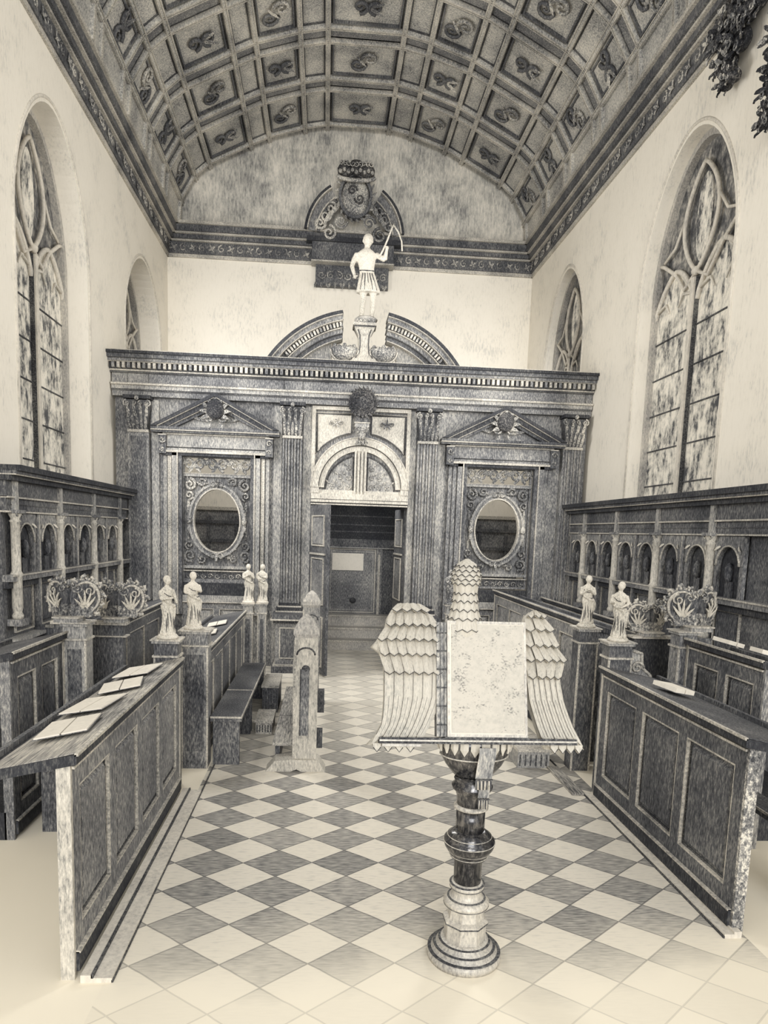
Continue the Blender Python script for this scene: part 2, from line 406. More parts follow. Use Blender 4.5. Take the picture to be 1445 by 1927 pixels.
# windows
def window(name, X, out, h, rec, label, small=False):
    root = thing(name, label, 'window', (X, (h['inn'][0] + h['inn'][1]) / 2, h['sill']), kind='structure')
    T = rec / .55
    a = h['inn'][0] + (h['outr'][0] - h['inn'][0]) * T; b = h['inn'][1] + (h['outr'][1] - h['inn'][1]) * T
    c, w = (a + b) / 2, (b - a) / 2; sp, hh, s0 = h['sp'], h['h'], h['sill']
    P = Pl((X + out * rec, 0, 0), (0, 1, 0), (-out, 0, 0))
    az = lambda v: arch_z((v - c) / w, sp, hh)
    # frame following the arch
    L = []
    fw = .07
    for i in range(0, 33):
        th = PI * i / 32; vy = c - w * cos(th); vi = c - (w - fw) * cos(th)
        zo = arch_z(cos(th), sp, hh); zi = arch_z(cos(th), sp, hh - fw)
        L.append([P(vy, zo, -.05), P(vy, zo, .06), P(vi, zi, .06), P(vi, zi, -.05)])
    L = [[P(a, s0, -.05), P(a, s0, .06), P(a + fw, s0, .06), P(a + fw, s0, -.05)]] + L + [[P(b, s0, -.05), P(b, s0, .06), P(b - fw, s0, .06), P(b - fw, s0, -.05)]]
    m = MB('greystone'); m.loft(L); m.pbox(P, a, b, s0, s0 + .08, -.05, .08); m.build('window_frame', root)
    mull = MB('stone'); mull.pbox(P, c - .035, c + .035, s0, sp - .12, -.04, .07); mull.m = 'inkline'; mull.pbox(P, c - .043, c - .035, s0, sp - .12, -.04, .05); mull.pbox(P, c + .035, c + .043, s0, sp - .12, -.04, .05)
    mull.build('mullion', root)
    # lancet heads
    for sgn in (-1, 1):
        lc = c + sgn * w * .5; lw = w * .46
        m = MB('stone')
        for r_, ww in ((1, .045),):
            pts = []
            for i in range(25):
                th = PI * i / 24; cs = cos(th)
                pts.append(P(lc + lw * cs, sp - .35 + .45 * (1 - abs(cs) ** 1.5) ** .7, .02))
            m.tube(pts, .028, 6)
        for q in (-1, 1):
            m.tube([P(lc + q * lw * .95, sp - .25, .02), P(lc + q * lw * .45, sp - .2, .02), P(lc + q * lw * .25, sp - .32, .02)], [.02, .016, .008], 5)
        m.build('lancet_head', root)
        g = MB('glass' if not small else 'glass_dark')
        pts = [(lc - lw, s0 + .08), (lc + lw, s0 + .08)] + [(lc + lw * cos(PI * i / 16), sp - .35 + .45 * (1 - abs(cos(PI * i / 16)) ** 1.5) ** .7) for i in range(17)]
        g.poly(P, pts, -.015, 0)
        g.build('lancet_pane', root)
        bars = MB('inkline'); zz = s0 + .35
        while zz < sp - .4:
            bars.pbox(P, lc - lw, lc + lw, zz, zz + .014, .0, .014); zz += .42
        bars.build('saddle_bar', root)
    # tracery light: pointed oval in the head
    m = MB('stone')
    for q in (-1, 1):
        pts = []
        for i in range(21):
            t_ = i / 20; pts.append(P(c + q * w * .36 * sin(PI * t_) ** .8, sp - .05 + (hh - .22) * t_, .03))
        m.tube(pts, .024, 6)
        pts = [P(c + q * w * v, sp - .05 + z, .03) for v, z in ((0, 0), (.25, -.12), (.5, -.02 + .14), (.8, .30), (.9, .34))]
        m.tube(pts, .022, 6)
        m.tube([P(c + q * w * v, sp + z, .03) for v, z in ((.36, hh * .45), (.55, hh * .28), (.8, hh * .22))], .018, 5)
    m.ball(P(c, sp - .05, .04), .05, n=8, m=6)
    m.build('tracery', root)
    g = MB('glass_dark')
    pts = [(c + w * cos(PI * i / 24), arch_z(cos(PI * i / 24), sp, hh)) for i in range(25)] + [(c - w, sp - .38), (c + w, sp - .38)]
    g.poly(P, pts, -.03, -.018); g.build('tracery_pane', root)
    g = MB('glass'); g.poly(P, [(c + w * .16 * sin(2 * PI * i / 20), sp + hh * .38 - hh * .34 * cos(2 * PI * i / 20)) for i in range(20)], -.016, .0); g.build('oval_pane', root)
    # thin label moulding round the opening on the wall face
    W = Pl((X, 0, 0), (0, 1, 0), (-out, 0, 0)); a, b = h['inn']; c, w = (a + b) / 2, (b - a) / 2 + .05
    m = MB('stone'); m.tube([W(c - w, s0, .0)] + [W(c - w * cos(PI * i / 30), arch_z(cos(PI * i / 30), sp, hh + .05), .0) for i in range(31)] + [W(c + w, s0, .0)], .018, 6)
    m.build('label_moulding', root)
window('window_1', XL, -1, LW[0], .28, 'tall arched stained glass window beside the bright margin, above the stalls with seven dark arches')
window('window_2', XL, -1, LW[1], .35, 'small dim arched window rising behind the screen cornice, beside the shaded corner by the tall white wall', True)
window('window_3', XR, 1, RW[0], .20, 'tall arched stained glass window with horizontal bars, next to the hanging carved leaves')
window('window_4', XR, 1, RW[1], .18, 'small dark arched window behind the end of the screen cornice, near the leaf drops side', True)

# dado panelling on the end wall, seen through the screen
m = MB('oak'); P = Pl((0, YB, 0), (1, 0, 0), (0, -1, 0))
m.pbox(P, XL, XR, 0, 2.35, 0, .05)
for z in (.4, 1.2, 1.75, 2.1, 2.35): m.m = 'edge' if z == 2.35 else 'oak_dark'; m.pbox(P, XL, XR, z - .04, z + .02, .05, .09)
for i in range(13): m.m = 'oak_dark'; m.pbox(P, XL + .2 + i * .52, XL + .26 + i * .52, 0, 2.2, .05, .08)
tag(m.build('trim_4'), 'dark panelled dado of the end wall, glimpsed through the oval openings', 'panelling', kind='structure')

# ------------------------------------------------------------------ panelled face helper
def panels(P, a0, a1, b0, b1, n, stile, rail, parent, mat='oak_dark', field='oak_dark', name='panel', d=0.0, framename='framing', depth=.03, bead='edge'):
    fr = MB(mat)
    w = (a1 - a0 - stile * (n + 1)) / n
    fr.pbox(P, a0, a1, b0, b0 + rail, d, d + depth); fr.pbox(P, a0, a1, b1 - rail, b1, d, d + depth)
    for i in range(n + 1):
        x = a0 + i * (w + stile); fr.pbox(P, x, x + stile, b0 + rail, b1 - rail, d, d + depth)
    fr.build(framename, parent)
    for i in range(n):
        x = a0 + stile + i * (w + stile)
        q = MB(field)
        q.m = bead; q.frame(P, x, x + w, b0 + rail, b1 - rail, .012, d, d + depth * .9)
        q.m = 'inkline'; q.frame(P, x + .012, x + w - .012, b0 + rail + .012, b1 - rail - .012, .012, d, d + depth * .3)
        q.m = field
        q.pbox(P, x, x + w, b0 + rail, b1 - rail, d - .012, d + .001)
        if w > .12: q.taper(P, x + .035, x + w - .035, b0 + rail + .035, b1 - rail - .035, d, d + depth * .7, .02)
        q.build(name, parent)

def fluted(mb, P, a0, a1, b0, b1, d0, d1, n=6, m1='oak', m2='inkline', m3='edge'):
    w = (a1 - a0) / (2 * n + 1)
    mb.m = m1; mb.pbox(P, a0, a1, b0, b1, d0, d1 - .018)
    for i in range(n + 1):
        mb.m = m1; mb.pbox(P, a0 + 2 * i * w, a0 + (2 * i + 1) * w, b0, b1, d1 - .018, d1)
    for i in range(n):
        mb.m = m2; mb.pbox(P, a0 + (2 * i + 1) * w, a0 + (2 * i + 1.35) * w, b0 + .03, b1 - .03, d1 - .018, d1 - .012)
        if i % 2: mb.m = m3; mb.pbox(P, a0 + (2 * i + 1.8) * w, a0 + (2 * i + 2) * w, b0 + .03, b1 - .03, d1 - .004, d1 + .001)

def capital(mb, P, c, w, b0, b1, d):
    """leafy Corinthian capital"""
    h = b1 - b0
    mb.m = 'edge'; mb.pbox(P, c - w * .52, c + w * .52, b0 - .02, b0 + .015, 0, d + .02)
    mb.m = 'oak_dark'
    L = [[P(c + sx * w * (.46 + .14 * t * t), b0 + h * .88 * t, dd) for sx, dd in ((-1, 0), (-1, d + .04 * t), (1, d + .04 * t), (1, 0))] for t in (0, .3, .6, 1)]
    mb.loft(L)
    mb.m = 'carve'
    for row, (k, s) in enumerate(((5, .0), (4, .36))):
        for i in range(k):
            a = c + w * .9 * ((i + .5) / k - .5) * (1 + .2 * row)
            mb.leaf(P, a, b0 + h * s, PI / 2 + (a - c) * -1.2, h * .46, w * .12, d, .07, n=5)
    for q in (-1, 1):
        mb.scroll(P, c + q * w * .5, b0 + h * .76, w * .17, d + .07, 1.5, PI / 2, -q, .3, 16)
        mb.scroll(P, c + q * w * .16, b0 + h * .78, w * .12, d + .06, 1.3, PI / 2, q, .3, 12)
    mb.ball(P(c, b0 + h * .92, d + .08), w * .12, n=8, m=6)
    mb.m = 'oak_black'; mb.pbox(P, c - w * .66, c + w * .66, b0 + h * .9, b1, 0, d + .09)

# ------------------------------------------------------------------ the carved screen
S = thing('chapel_screen', 'tall carved oak screen with fluted pilasters and central doorway across the chapel', 'screen', (.48, YS, 0))
SP = Pl((0, YS, 0), (1, 0, 0), (0, -1, 0))     # d towards the viewer
m = MB('oak')
for a0, a1, b0, b1 in ((-2.92, -2.02, 0, 3.75), (-1.04, -.21, 0, 3.75), (-2.02, -1.04, 0, 1.22), (-2.02, -1.04, 3.0, 3.75),
                       (1.17, 1.97, 0, 3.75), (3.02, 3.74, 0, 3.75), (1.97, 3.02, 0, 1.2), (1.97, 3.02, 2.95, 3.75), (-.21, 1.17, 2.37, 3.75)):
    m.pbox(SP, a0, a1, b0, b1, -.12, 0)
m.build('boarding', S)
# entablature
m = MB('oak')
for d, b0, b1, mt in ((.10, 3.73, 3.80, 'oak'), (.12, 3.80, 3.82, 'inkline'), (.13, 3.82, 3.87, 'oak_mid'), (.16, 3.87, 3.895, 'edge'), (.14, 3.895, 3.90, 'inkline')):
    m.m = mt; m.pbox(SP, -2.93, 3.75, b0, b1, -.12, d)
m.build('architrave', S)
m = MB('oak'); m.pbox(SP, -2.93, 3.75, 3.90, 4.03, -.12, .10)
for a in (-2.72, -2.44, -.61, -.35, 1.28, 1.56, 3.37, 3.65): m.m = 'inkline'; m.pbox(SP, a - .006, a + .006, 3.9, 4.03, .10, .106)
m.build('frieze', S)
m = MB()
for d, b0, b1, mt in ((.13, 4.03, 4.05, 'inkline'), (.15, 4.05, 4.07, 'edge'), (.16, 4.07, 4.155, 'oak_black'), (.20, 4.155, 4.165, 'edge'), (.22, 4.165, 4.20, 'oak'), (.26, 4.20, 4.25, 'oak_dark'), (.29, 4.25, 4.285, 'oak_black'), (.29, 4.285, 4.292, 'edge')):
    m.m = mt; m.pbox(SP, -2.94 - d * .05, 3.752 + d * .02, b0, b1, -.15, d)
m.build('cornice', S)
m = MB('edge'); a = -2.9; k = 0
while a < 3.72:
    m.m = 'edge' if k % 3 else 'oak'; m.pbox(SP, a, a + .036, 4.078, 4.148, .16, .215); a += .068; k += 1
m.build('dentil_row', S)
# pilasters with pedestals
for c, w, fl_ in ((-2.58, .28, False), (-.48, .27, True), (1.42, .28, True), (3.51, .28, True)):
    root = MB(); d = .12
    if fl_: fluted(root, SP, c - w / 2, c + w / 2, .95, 3.25, 0, d, 6)
    else:
        root.m = 'oak'; root.pbox(SP, c - w / 2, c + w / 2, .95, 3.25, 0, d); root.m = 'oak_dark'; root.pbox(SP, c - w / 2 + .03, c + w / 2 - .03, 1.0, 3.2, d, d + .006)
    shaft = root.build('pilaster', S)
    cm = MB(); capital(cm, SP, c, w * .98, 3.27, 3.73, d); cm.build('capital', shaft)
    bm_ = MB('oak_black')
    for b0, b1, e, mt in ((.91, .95, .02, 'oak_black'), (.89, .91, .035, 'edge'), (.84, .89, .05, 'oak_black'), (.82, .84, .06, 'edge')):
        bm_.m = mt; bm_.pbox(SP, c - w / 2 - e, c + w / 2 + e, b0, b1, 0, d + e)
    bm_.build('pilaster_base', shaft)
    pm = MB('oak_dark')
    for b0, b1, e, mt in ((.76, .82, .09, 'oak_dark'), (.74, .76, .11, 'edge'), (.70, .74, .07, 'oak_black'), (.12, .70, .04, 'oak'), (.09, .12, .07, 'edge'), (0, .09, .09, 'oak_dark')):
        pm.m = mt; pm.pbox(SP, c - w / 2 - e, c + w / 2 + e, b0, b1, 0, .40 + e)
    pd = pm.build('pedestal', S)
    pq = Pl((0, YS - .44, 0), (1, 0, 0), (0, -1, 0)); q = MB('edge'); q.frame(pq, c - .12, c + .12, .2, .64, .015, 0, .012); q.m = 'oak_dark'; q.pbox(pq, c - .105, c + .105, .215, .625, 0, .006)
    q.build('pedestal_panel', pd)
# light stiles either side of the inner pilasters
m = MB('oak_mid')
for a0, a1 in ((-.33, -.215), (1.175, 1.26), (-.74, -.63), (1.58, 1.68), (-2.42, -2.32)):
    m.pbox(SP, a0, a1, .0, 3.70, 0, .035); 
m.build('stile', S)

def aedicule(c, w, lab, dark):
    """pedimented frame round an openwork panel"""
    A, B = c - w / 2, c + w / 2
    main = 'oak' if dark else 'oak_mid'
    m = MB(main)
    zt = 3.30
    # jambs with eared moulding
    for q in (-1, 1):
        x = A if q < 0 else B
        for off, ww, d, mt in ((0, .05, .05, main), (.05, .012, .06, 'inkline'), (.062, .05, .07, 'edge' if not dark else main), (.112, .012, .06, 'inkline'), (.124, .07, .10, main), (.194, .014, .12, 'edge'), (.208, .05, .09, 'oak_dark')):
            a0 = x - q * off; a1 = x - q * (off + ww)
            m.m = mt; m.pbox(SP, min(a0, a1), max(a0, a1), .75, 3.06 if off < .19 else 3.0, 0, d)
    for b0, b1, d, mt in ((2.96, 3.0, .10, 'oak_black'), (3.0, 3.03, .12, 'edge'), (3.03, 3.06, .09, main), (3.06, 3.08, .05, 'inkline'), (3.08, 3.24, .07, main), (3.24, 3.26, .10, 'edge')):
        m.m = mt; m.pbox(SP, A, B, b0, b1, 0, d)
    fr = m.build('door_surround' if False else 'aedicule_frame', S)
    # brackets
    for q in (-1, 1):
        b = MB('oak_dark'); x = A - .0 if q < 0 else B
        b.pbox(SP, x - .05, x + .05, 2.98, 3.24, 0, .13); b.m = 'carve'; b.scroll(SP, x, 3.16, .045, .14, 1.3, 0, q, .3, 12); b.scroll(SP, x, 3.04, .035, .13, 1.3, PI, -q, .3, 12)
        b.m = 'edge'; b.pbox(SP, x - .055, x + .055, 3.225, 3.24, 0, .14); b.build('bracket', fr)
    # pediment
    pm = MB()
    Z0, ZA = 3.30, 3.80; hw = w / 2 + .14
    for b0, b1, d, mt in ((3.26, 3.285, .16, 'oak_dark'), (3.285, 3.30, .19, 'edge'), (3.30, 3.335, .20, 'oak_dark')):
        pm.m = mt; pm.pbox(SP, c - hw, c + hw, b0, b1, 0, d)
    for t0, t1, d, mt in ((0, .045, .24, 'oak_black'), (.045, .055, .22, 'edge'), (.055, .115, .19, 'oak_black'), (.115, .125, .17, 'edge'), (.125, .165, .13, 'oak_dark')):
        for q in (-1, 1):
            hh = ZA - 3.335
            def pt(t, end): return (c + q * (hw - t * hw / hh * 1.0), 3.335) if end else (c, ZA - t * 1.1)
            pts = [pt(t0, 1), pt(t0, 0), pt(t1, 0), pt(t1, 1)]
            pm.m = mt; pm.poly(SP, pts, 0, d)
    pm.m = 'oak' if dark else 'oak_mid'; pm.poly(SP, [(c - hw + .2, 3.335), (c, 3.70), (c + hw - .2, 3.335)], 0, .05)
    pd = pm.build('pediment', S)
    cm = MB('carve')
    for j in range(9):
        an = PI * (-.15 + 1.3 * j / 8); cm.leaf(SP, c, 3.55, an, .22, .05, .10, .10, n=4)
    cm.m = 'wreath'; cm.ball(SP(c, 3.60, .18), .13, .07, .15)
    cm.m = 'carve'
    for q in (-1, 1):
        cm.scroll(SP, c + q * .10, 3.48, .07, .16, 1.6, PI / 2, q, .25, 16); cm.scroll(SP, c + q * .06, 3.66, .055, .18, 1.4, 0, q, .25, 14)
        cm.leaf(SP, c + q * .12, 3.44, PI / 2 - q * 1.35, .26, .035, .06, .05); cm.leaf(SP, c + q * .05, 3.42, -PI / 2 + q * .5, .14, .03, .12, .04)
    cm.build('cartouche', pd)
    # openwork panel
    a0, a1 = c - .49, c + .49
    g = MB('oak')
    g.frame(SP, a0, a1, 1.22, 2.98, .03, -.07, -.02)
    g.m = 'oak_mid'; g.pbox(SP, a0, a1, 2.69, 2.73, -.07, -.01); g.m = 'edge'; g.pbox(SP, a0, a1, 2.73, 2.738, -.06, 0); g.m = 'oak'
    g.m = 'oak_mid'; g.pbox(SP, a0, a1, 1.40, 1.44, -.07, -.01); g.m = 'edge'; g.pbox(SP, a0, a1, 1.36, 1.375, -.06, 0)
    zc = 2.08
    L = []
    for i in range(49):
        an = 2 * PI * i / 48; ox, oz = c + .36 * cos(an), zc + .48 * sin(an)
        k_ = min(.47 / max(abs(cos(an)), 1e-6), (.62 if sin(an) > 0 else .66) / max(abs(sin(an)), 1e-6)); fx, fz = c + k_ * cos(an), zc + k_ * sin(an)
        L.append([SP(ox, oz, -.075), SP(ox, oz, -.06), SP(fx, fz, -.06), SP(fx, fz, -.075)])
    g.m = 'oak'; g.loft(L, cap=False)
    gr = g.build('openwork_frame', S)
    t = MB('carve')
    for j in range(6):
        x = a0 + .09 + j * .16
        t.scroll(SP, x, 2.86, .085, -.04, 1.5, 0 if j % 2 else PI, 1 if j % 2 else -1, .30, 16)
        t.leaf(SP, x, 2.75, PI / 2 + (.6 if j % 2 else -.6), .20, .045, -.05, .03, n=4)
        t.leaf(SP, x, 2.96, -PI / 2 + (.6 if j % 2 else -.6), .14, .045, -.05, .03, n=4)
    t.build('fretwork', gr)
    o = MB('oak_mid')
    zc = 2.08
    o.oval(SP, c, zc, .40, .52, .03, -.05, .03, n=48); o.m = 'oak'; o.oval(SP, c, zc, .375, .495, .05, -.06, .01, n=48); o.m = 'edge'; o.oval(SP, c, zc, .335, .455, .018, -.06, .03, n=48)
    ov = o.build('oval_frame', gr)
    t = MB('carve')
    for j in range(26):
        an = 2 * PI * j / 26; t.leaf(SP, c + .375 * cos(an), zc + .495 * sin(an), an + 1.2, .07, .02, .0, .03, n=3)
    for qx in (-1, 1):
        for qz in (-1, 1):
            X_, Z_ = c + qx * .385, zc + qz * .50
            t.scroll(SP, X_, Z_, .085, -.03, 1.5, PI / 2 * qz, qx, .32, 18)
            t.scroll(SP, X_ + qx * .01, Z_ - qz * .15, .065, -.03, 1.4, -PI / 2, -qx * qz, .32, 14)
            t.scroll(SP, X_ - qx * .17, Z_ + qz * .045, .065, -.03, 1.4, PI, -qx, .32, 14)
            t.leaf(SP, X_, Z_, PI / 2 * qz - qx * .3, .12, .03, -.05, .03); t.leaf(SP, X_ + qx * .02, Z_ - qz * .2, -PI / 2 * qz, .2, .03, -.05, .03)
            t.leaf(SP, X_ - qx * .1, Z_ + qz * .02, 0 if qx < 0 else PI, .17, .03, -.05, .03)
        t.ball(SP(c + qx * .385, zc, .03), .04, .03, .06, n=8, m=6)
        t.leaf(SP, c + qx * .39, zc, PI / 2, .17, .03, 0, .03); t.leaf(SP, c + qx * .39, zc, -PI / 2, .17, .03, 0, .03)
    for z_, s_ in ((zc + .5, 1), (zc - .5, -1)):
        t.scroll(SP, c - .05, z_, .05, .03, 1.4, 0, 1, .25, 12); t.scroll(SP, c + .05, z_, .05, .03, 1.4, PI, -1, .25, 12)
        t.leaf(SP, c, z_ - s_ * .05, PI / 2 * s_, .14, .035, .02, .05)
    t.build('scrollwork', gr)
    b = MB('carve')
    for j in range(9): b.scroll(SP, a0 + .09 + j * .10, 1.29, .04, -.03, 1.3, 0, 1 if j % 2 else -1, .25, 10)
    b.m = 'oak_dark'; b.pbox(SP, a0, a1, 1.22, 1.36, -.07, -.05); b.build('carved_rail', gr)
    # below
    d = MB('oak_black'); d.pbox(SP, a0, a1, 1.02, 1.2, 0, .02); d.m = 'oak_mid'; d.pbox(SP, a0, a1, .93, 1.02, 0, .05); d.m = 'edge'; d.pbox(SP, a0, a1, .915, .93, 0, .06)
    d.build('dado_rail', S)
    panels(SP, a0, a1, .1, .9, 2, .08, .07, S, 'oak', 'oak_mid', 'dado_panel')
aedicule(-1.53, 1.46, '', False)
aedicule(2.495, 1.50, '', True)

# central doorway: lunette, spandrels, keystone
DC = .48
m = MB('oak_light')
for b0, b1, d, mt in ((2.36, 2.38, .06, 'edge'), (2.38, 2.395, .04, 'inkline'), (2.395, 2.43, .08, 'oak_light'), (2.43, 2.44, .06, 'inkline'), (2.44, 2.52, .07, 'oak_light')):
    m.m = mt; m.pbox(SP, -.21, 1.17, b0, b1, 0, d)
m.build('door_lintel', S)
m = MB('oak_light'); m.oval(SP, DC, 2.60, .69, .70, .10, 0, .09, 0, PI, 40); m.m = 'inkline'; m.oval(SP, DC, 2.60, .59, .60, .012, 0, .05, 0, PI, 40)
m.m = 'oak_light'; m.oval(SP, DC, 2.60, .578, .588, .07, 0, .06, 0, PI, 40); m.m = 'edge'; m.oval(SP, DC, 2.6, .70, .71, .014, 0, .10, 0, PI, 40)
m.m = 'oak_light'; m.pbox(SP, -.21, -.1, 2.52, 2.62, 0, .08); m.pbox(SP, 1.06, 1.17, 2.52, 2.62, 0, .08)
m.build('door_arch', S)
for q in (-1, 1):
    m = MB('oak_mid'); R = .49
    t0 = .05
    pts = [(DC + q * .10, 2.55)] + [(DC + q * (.0 + R * cos(a)), 2.55 + (R + .02) * sin(a)) for a in [i * 1.36 / 14 for i in range(15)]]
    m.poly(SP, pts, 0, .012)
    m.m = 'inkline'; pp = [SP(x, z, .015) for x, z in pts + pts[:1]]; m.tube(pp, .011, 4)
    m.m = 'carve'
    for j in range(3):
        for i in range(3 - j):
            x = DC + q * (.17 + i * .115); z = 2.62 + j * .13
            m.scroll(SP, x, z, .045, .015, 1.3, i + j, q, .22, 10)
            m.leaf(SP, x + q * .03, z + .03, .8 if q > 0 else 2.3, .09, .02, .01, .02, n=3)
    m.build('lunette_panel', S)
m = MB('oak_light'); fluted(m, SP, DC - .085, DC + .085, 2.52, 3.12, 0, .07, 3, 'oak_light', 'inkline', 'edge'); m.build('lunette_mullion', S)
for q in (-1, 1):
    m = MB('oak_light')
    x0, x1 = (DC + q * .14, DC + q * .62)
    def arcz(x): return 2.60 + .74 * math.sqrt(max(0, 1 - ((x - DC) / .78) ** 2))
    xs = [x0 + (x1 - x0) * i / 10 for i in range(11)]
    pts = [(x0, 3.62), (x1, 3.62)] + [(x, arcz(x) + .04) for x in xs[::-1]]
    m.poly(SP, pts, 0, .015); m.m = 'inkline'; m.tube([SP(x, z, .02) for x, z in pts + pts[:1]], .011, 4)
    m.m = 'edge'; m.tube([SP(x * 1.0 + (DC - x) * -.05, z + (z - 3.45) * .09, .02) for x, z in pts + pts[:1]], .008, 4)
    m.m = 'carve'; cx = DC + q * .36
    for j in range(5): m.leaf(SP, cx, 3.50, j * 2 * PI / 5 + .3, .085, .022, .015, .03, n=3)
    m.scroll(SP, cx - .07, 3.49, .035, .03, 1.2, 0, 1, .25, 9); m.scroll(SP, cx + .07, 3.51, .035, .03, 1.2, PI, 1, .25, 9)
    m.build('spandrel_panel', S)
m = MB('oak_light')
m.frame(SP, -.215, 1.175, 2.52, 3.72, .05, 0, .05)
m.build('doorway_framing', S)
k = MB('oak_mid')
k.pbox(SP, DC - .10, DC + .10, 3.44, 3.49, 0, .16); k.m = 'edge'; k.pbox(SP, DC - .11, DC + .11, 3.49, 3.505, 0, .17); k.m = 'carve'
k.loft([[SP(DC - w_, z_, 0), SP(DC - w_, z_, d_), SP(DC + w_, z_, d_), SP(DC + w_, z_, 0)] for w_, z_, d_ in ((.05, 3.20, .10), (.045, 3.28, .12), (.06, 3.36, .15), (.09, 3.44, .17))])
k.ball(SP(DC, 3.32, .16), .05, .05, .06, n=10, m=8)
for q in (-1, 1): k.scroll(SP, DC + q * .06, 3.23, .045, .12, 1.4, PI / 2, q, .25, 12); k.scroll(SP, DC + q * .06, 3.40, .035, .17, 1.2, PI / 2, -q, .25, 10)
k.m = 'oak_dark'; k.ball(SP(DC, 3.54, .10), .035, .03, .05, n=8, m=6)
k.build('keystone_bracket', S)
wr = MB('wreath')
wr.ball(SP(DC + .005, 3.765, .14), .20, .08, .20, 20, 12)
for rr, n_, l_ in ((.14, 22, .09), (.07, 12, .08)):
    for j in range(n_):
        an = 2 * PI * j / n_; wr.leaf(SP, DC + .005 + rr * cos(an), 3.765 + rr * sin(an), an + .5, l_, .03, .17, .04, n=3)
for j in range(10): an = 2 * PI * j / 10; wr.ball(SP(DC + .1 * cos(an), 3.765 + .1 * sin(an), .21), .022, n=6, m=4)
wr.build('wreath', S)

# broken segmental pediment
CZ, R0 = 3.366, 1.60
def arcband(mb, P, r0, r1, d0, d1, x0, q, n=22, c=DC, cz=CZ, flat=4.292):
    lo = math.asin((flat - cz) / r0)
    L = []
    for i in range(n + 1):
        th = lo + (math.acos(x0 / r0) - lo) * i / n
        o = (r0 * cos(th), r0 * sin(th)); th2 = max(th, math.asin(min(1, (flat - cz) / r1)))
        i_ = (r1 * cos(th2), r1 * sin(th2))
        L.append([P(c + q * o[0], cz + o[1], d0), P(c + q * o[0], cz + o[1], d1), P(c + q * i_[0], cz + i_[1], d1), P(c + q * i_[0], cz + i_[1], d0)])
    mb.loft(L)
for q in (-1, 1):
    m = MB()
    for r0, r1, d, mt in ((1.60, 1.56, .30, 'oak_black'), (1.56, 1.548, .29, 'edge'), (1.548, 1.50, .25, 'oak'), (1.50, 1.488, .24, 'edge'), (1.488, 1.41, .16, 'oak_dark'), (1.41, 1.40, .20, 'edge'), (1.40, 1.35, .15, 'oak'), (1.35, 1.34, .16, 'inkline'), (1.34, 1.29, .11, 'oak_dark'), (1.29, 1.28, .12, 'edge')):
        m.m = mt; arcband(m, SP, r0, r1, -.1, d, .31, q)
    bp = m.build('broken_pediment', S)
    m = MB('edge')
    for i in range(26):
        th = math.acos(.33 / 1.45) - i * .0325
        if 1.45 * sin(th) + CZ < 4.33: break
        pts = [(DC + q * (r * cos(th + e)), CZ + r * sin(th + e)) for r, e in ((1.42, -.009), (1.48, -.009), (1.48, .009), (1.42, .009))]
        m.m = 'edge' if i % 3 else 'carve'; m.poly(SP, pts, .16, .215)
    m.build('pediment_dentils', bp)
    m = MB('oak_mid')
    pts = [(DC + q * .45, 4.30), (DC + q * .98, 4.30), (DC + q * .84, 4.44), (DC + q * .60, 4.60), (DC + q * .45, 4.66)]
    m.m = 'oak_mid'; m.poly(SP, pts, -.05, .03); m.m = 'edge'; m.tube([SP(x, z, .03) for x, z in pts + pts[:1]], .010, 4)
    m.build('tympanum_panel', bp)
m = MB('oak_light'); m.pbox(SP, DC - 1.0, DC + 1.0, 4.292, 4.315, -.05, .12)
bp = m.build('pediment_sill', S)
# swag baskets either side of the plinth
for q in (-1, 1):
    b = MB('carve'); x = DC + q * .27
    b.lathe([(.02, 0), (.12, .03), (.18, .09), (.20, .17), (.185, .19), (.14, .18)], (x, YS - .05, 4.32), 20, 1, .7)
    for j in range(12): b.ball((x + .15 * cos(j * PI / 6), YS - .05 + .08 * sin(j * PI / 6), 4.51 + .02 * (j % 2)), .03, n=6, m=4)
    b.m = 'edge'; b.oval(SP, x, 4.47, .20, .17, .02, .06, .12, PI, 2 * PI, 20)
    b.build('shell_basket', bp)
pl = MB('oak_light')
pl.loft([[SP(DC - w_, z_, -.08), SP(DC - w_, z_, d_), SP(DC + w_, z_, d_), SP(DC + w_, z_, -.08)] for w_, z_, d_ in ((.17, 4.30, .14), (.16, 4.36, .13), (.09, 4.42, .10), (.075, 4.55, .09), (.085, 4.68, .10), (.13, 4.76, .12), (.14, 4.78, .14))])
pl.m = 'inkline'
for q in (-1, 1): pl.tube([SP(DC + q * w_ * .75, z_, d_ + .004) for w_, z_, d_ in ((.16, 4.37, .13), (.09, 4.44, .10), (.075, 4.55, .09), (.085, 4.68, .10), (.12, 4.75, .12))], .007, 4)
pl.m = 'inkline'; pl.pbox(SP, DC - .145, DC + .145, 4.78, 4.795, -.1, .15); pl.m = 'edge'; pl.pbox(SP, DC - .16, DC + .16, 4.795, 4.83, -.12, .17); pl.m = 'oak_mid'; pl.pbox(SP, DC - .14, DC + .14, 4.83, 4.89, -.1, .15)
for j in range(5): pl.m = 'carve'; pl.ball(SP(DC - .11 + j * .055, 4.86, .15), .022, n=6, m=5)
pl.build('statue_plinth', bp)

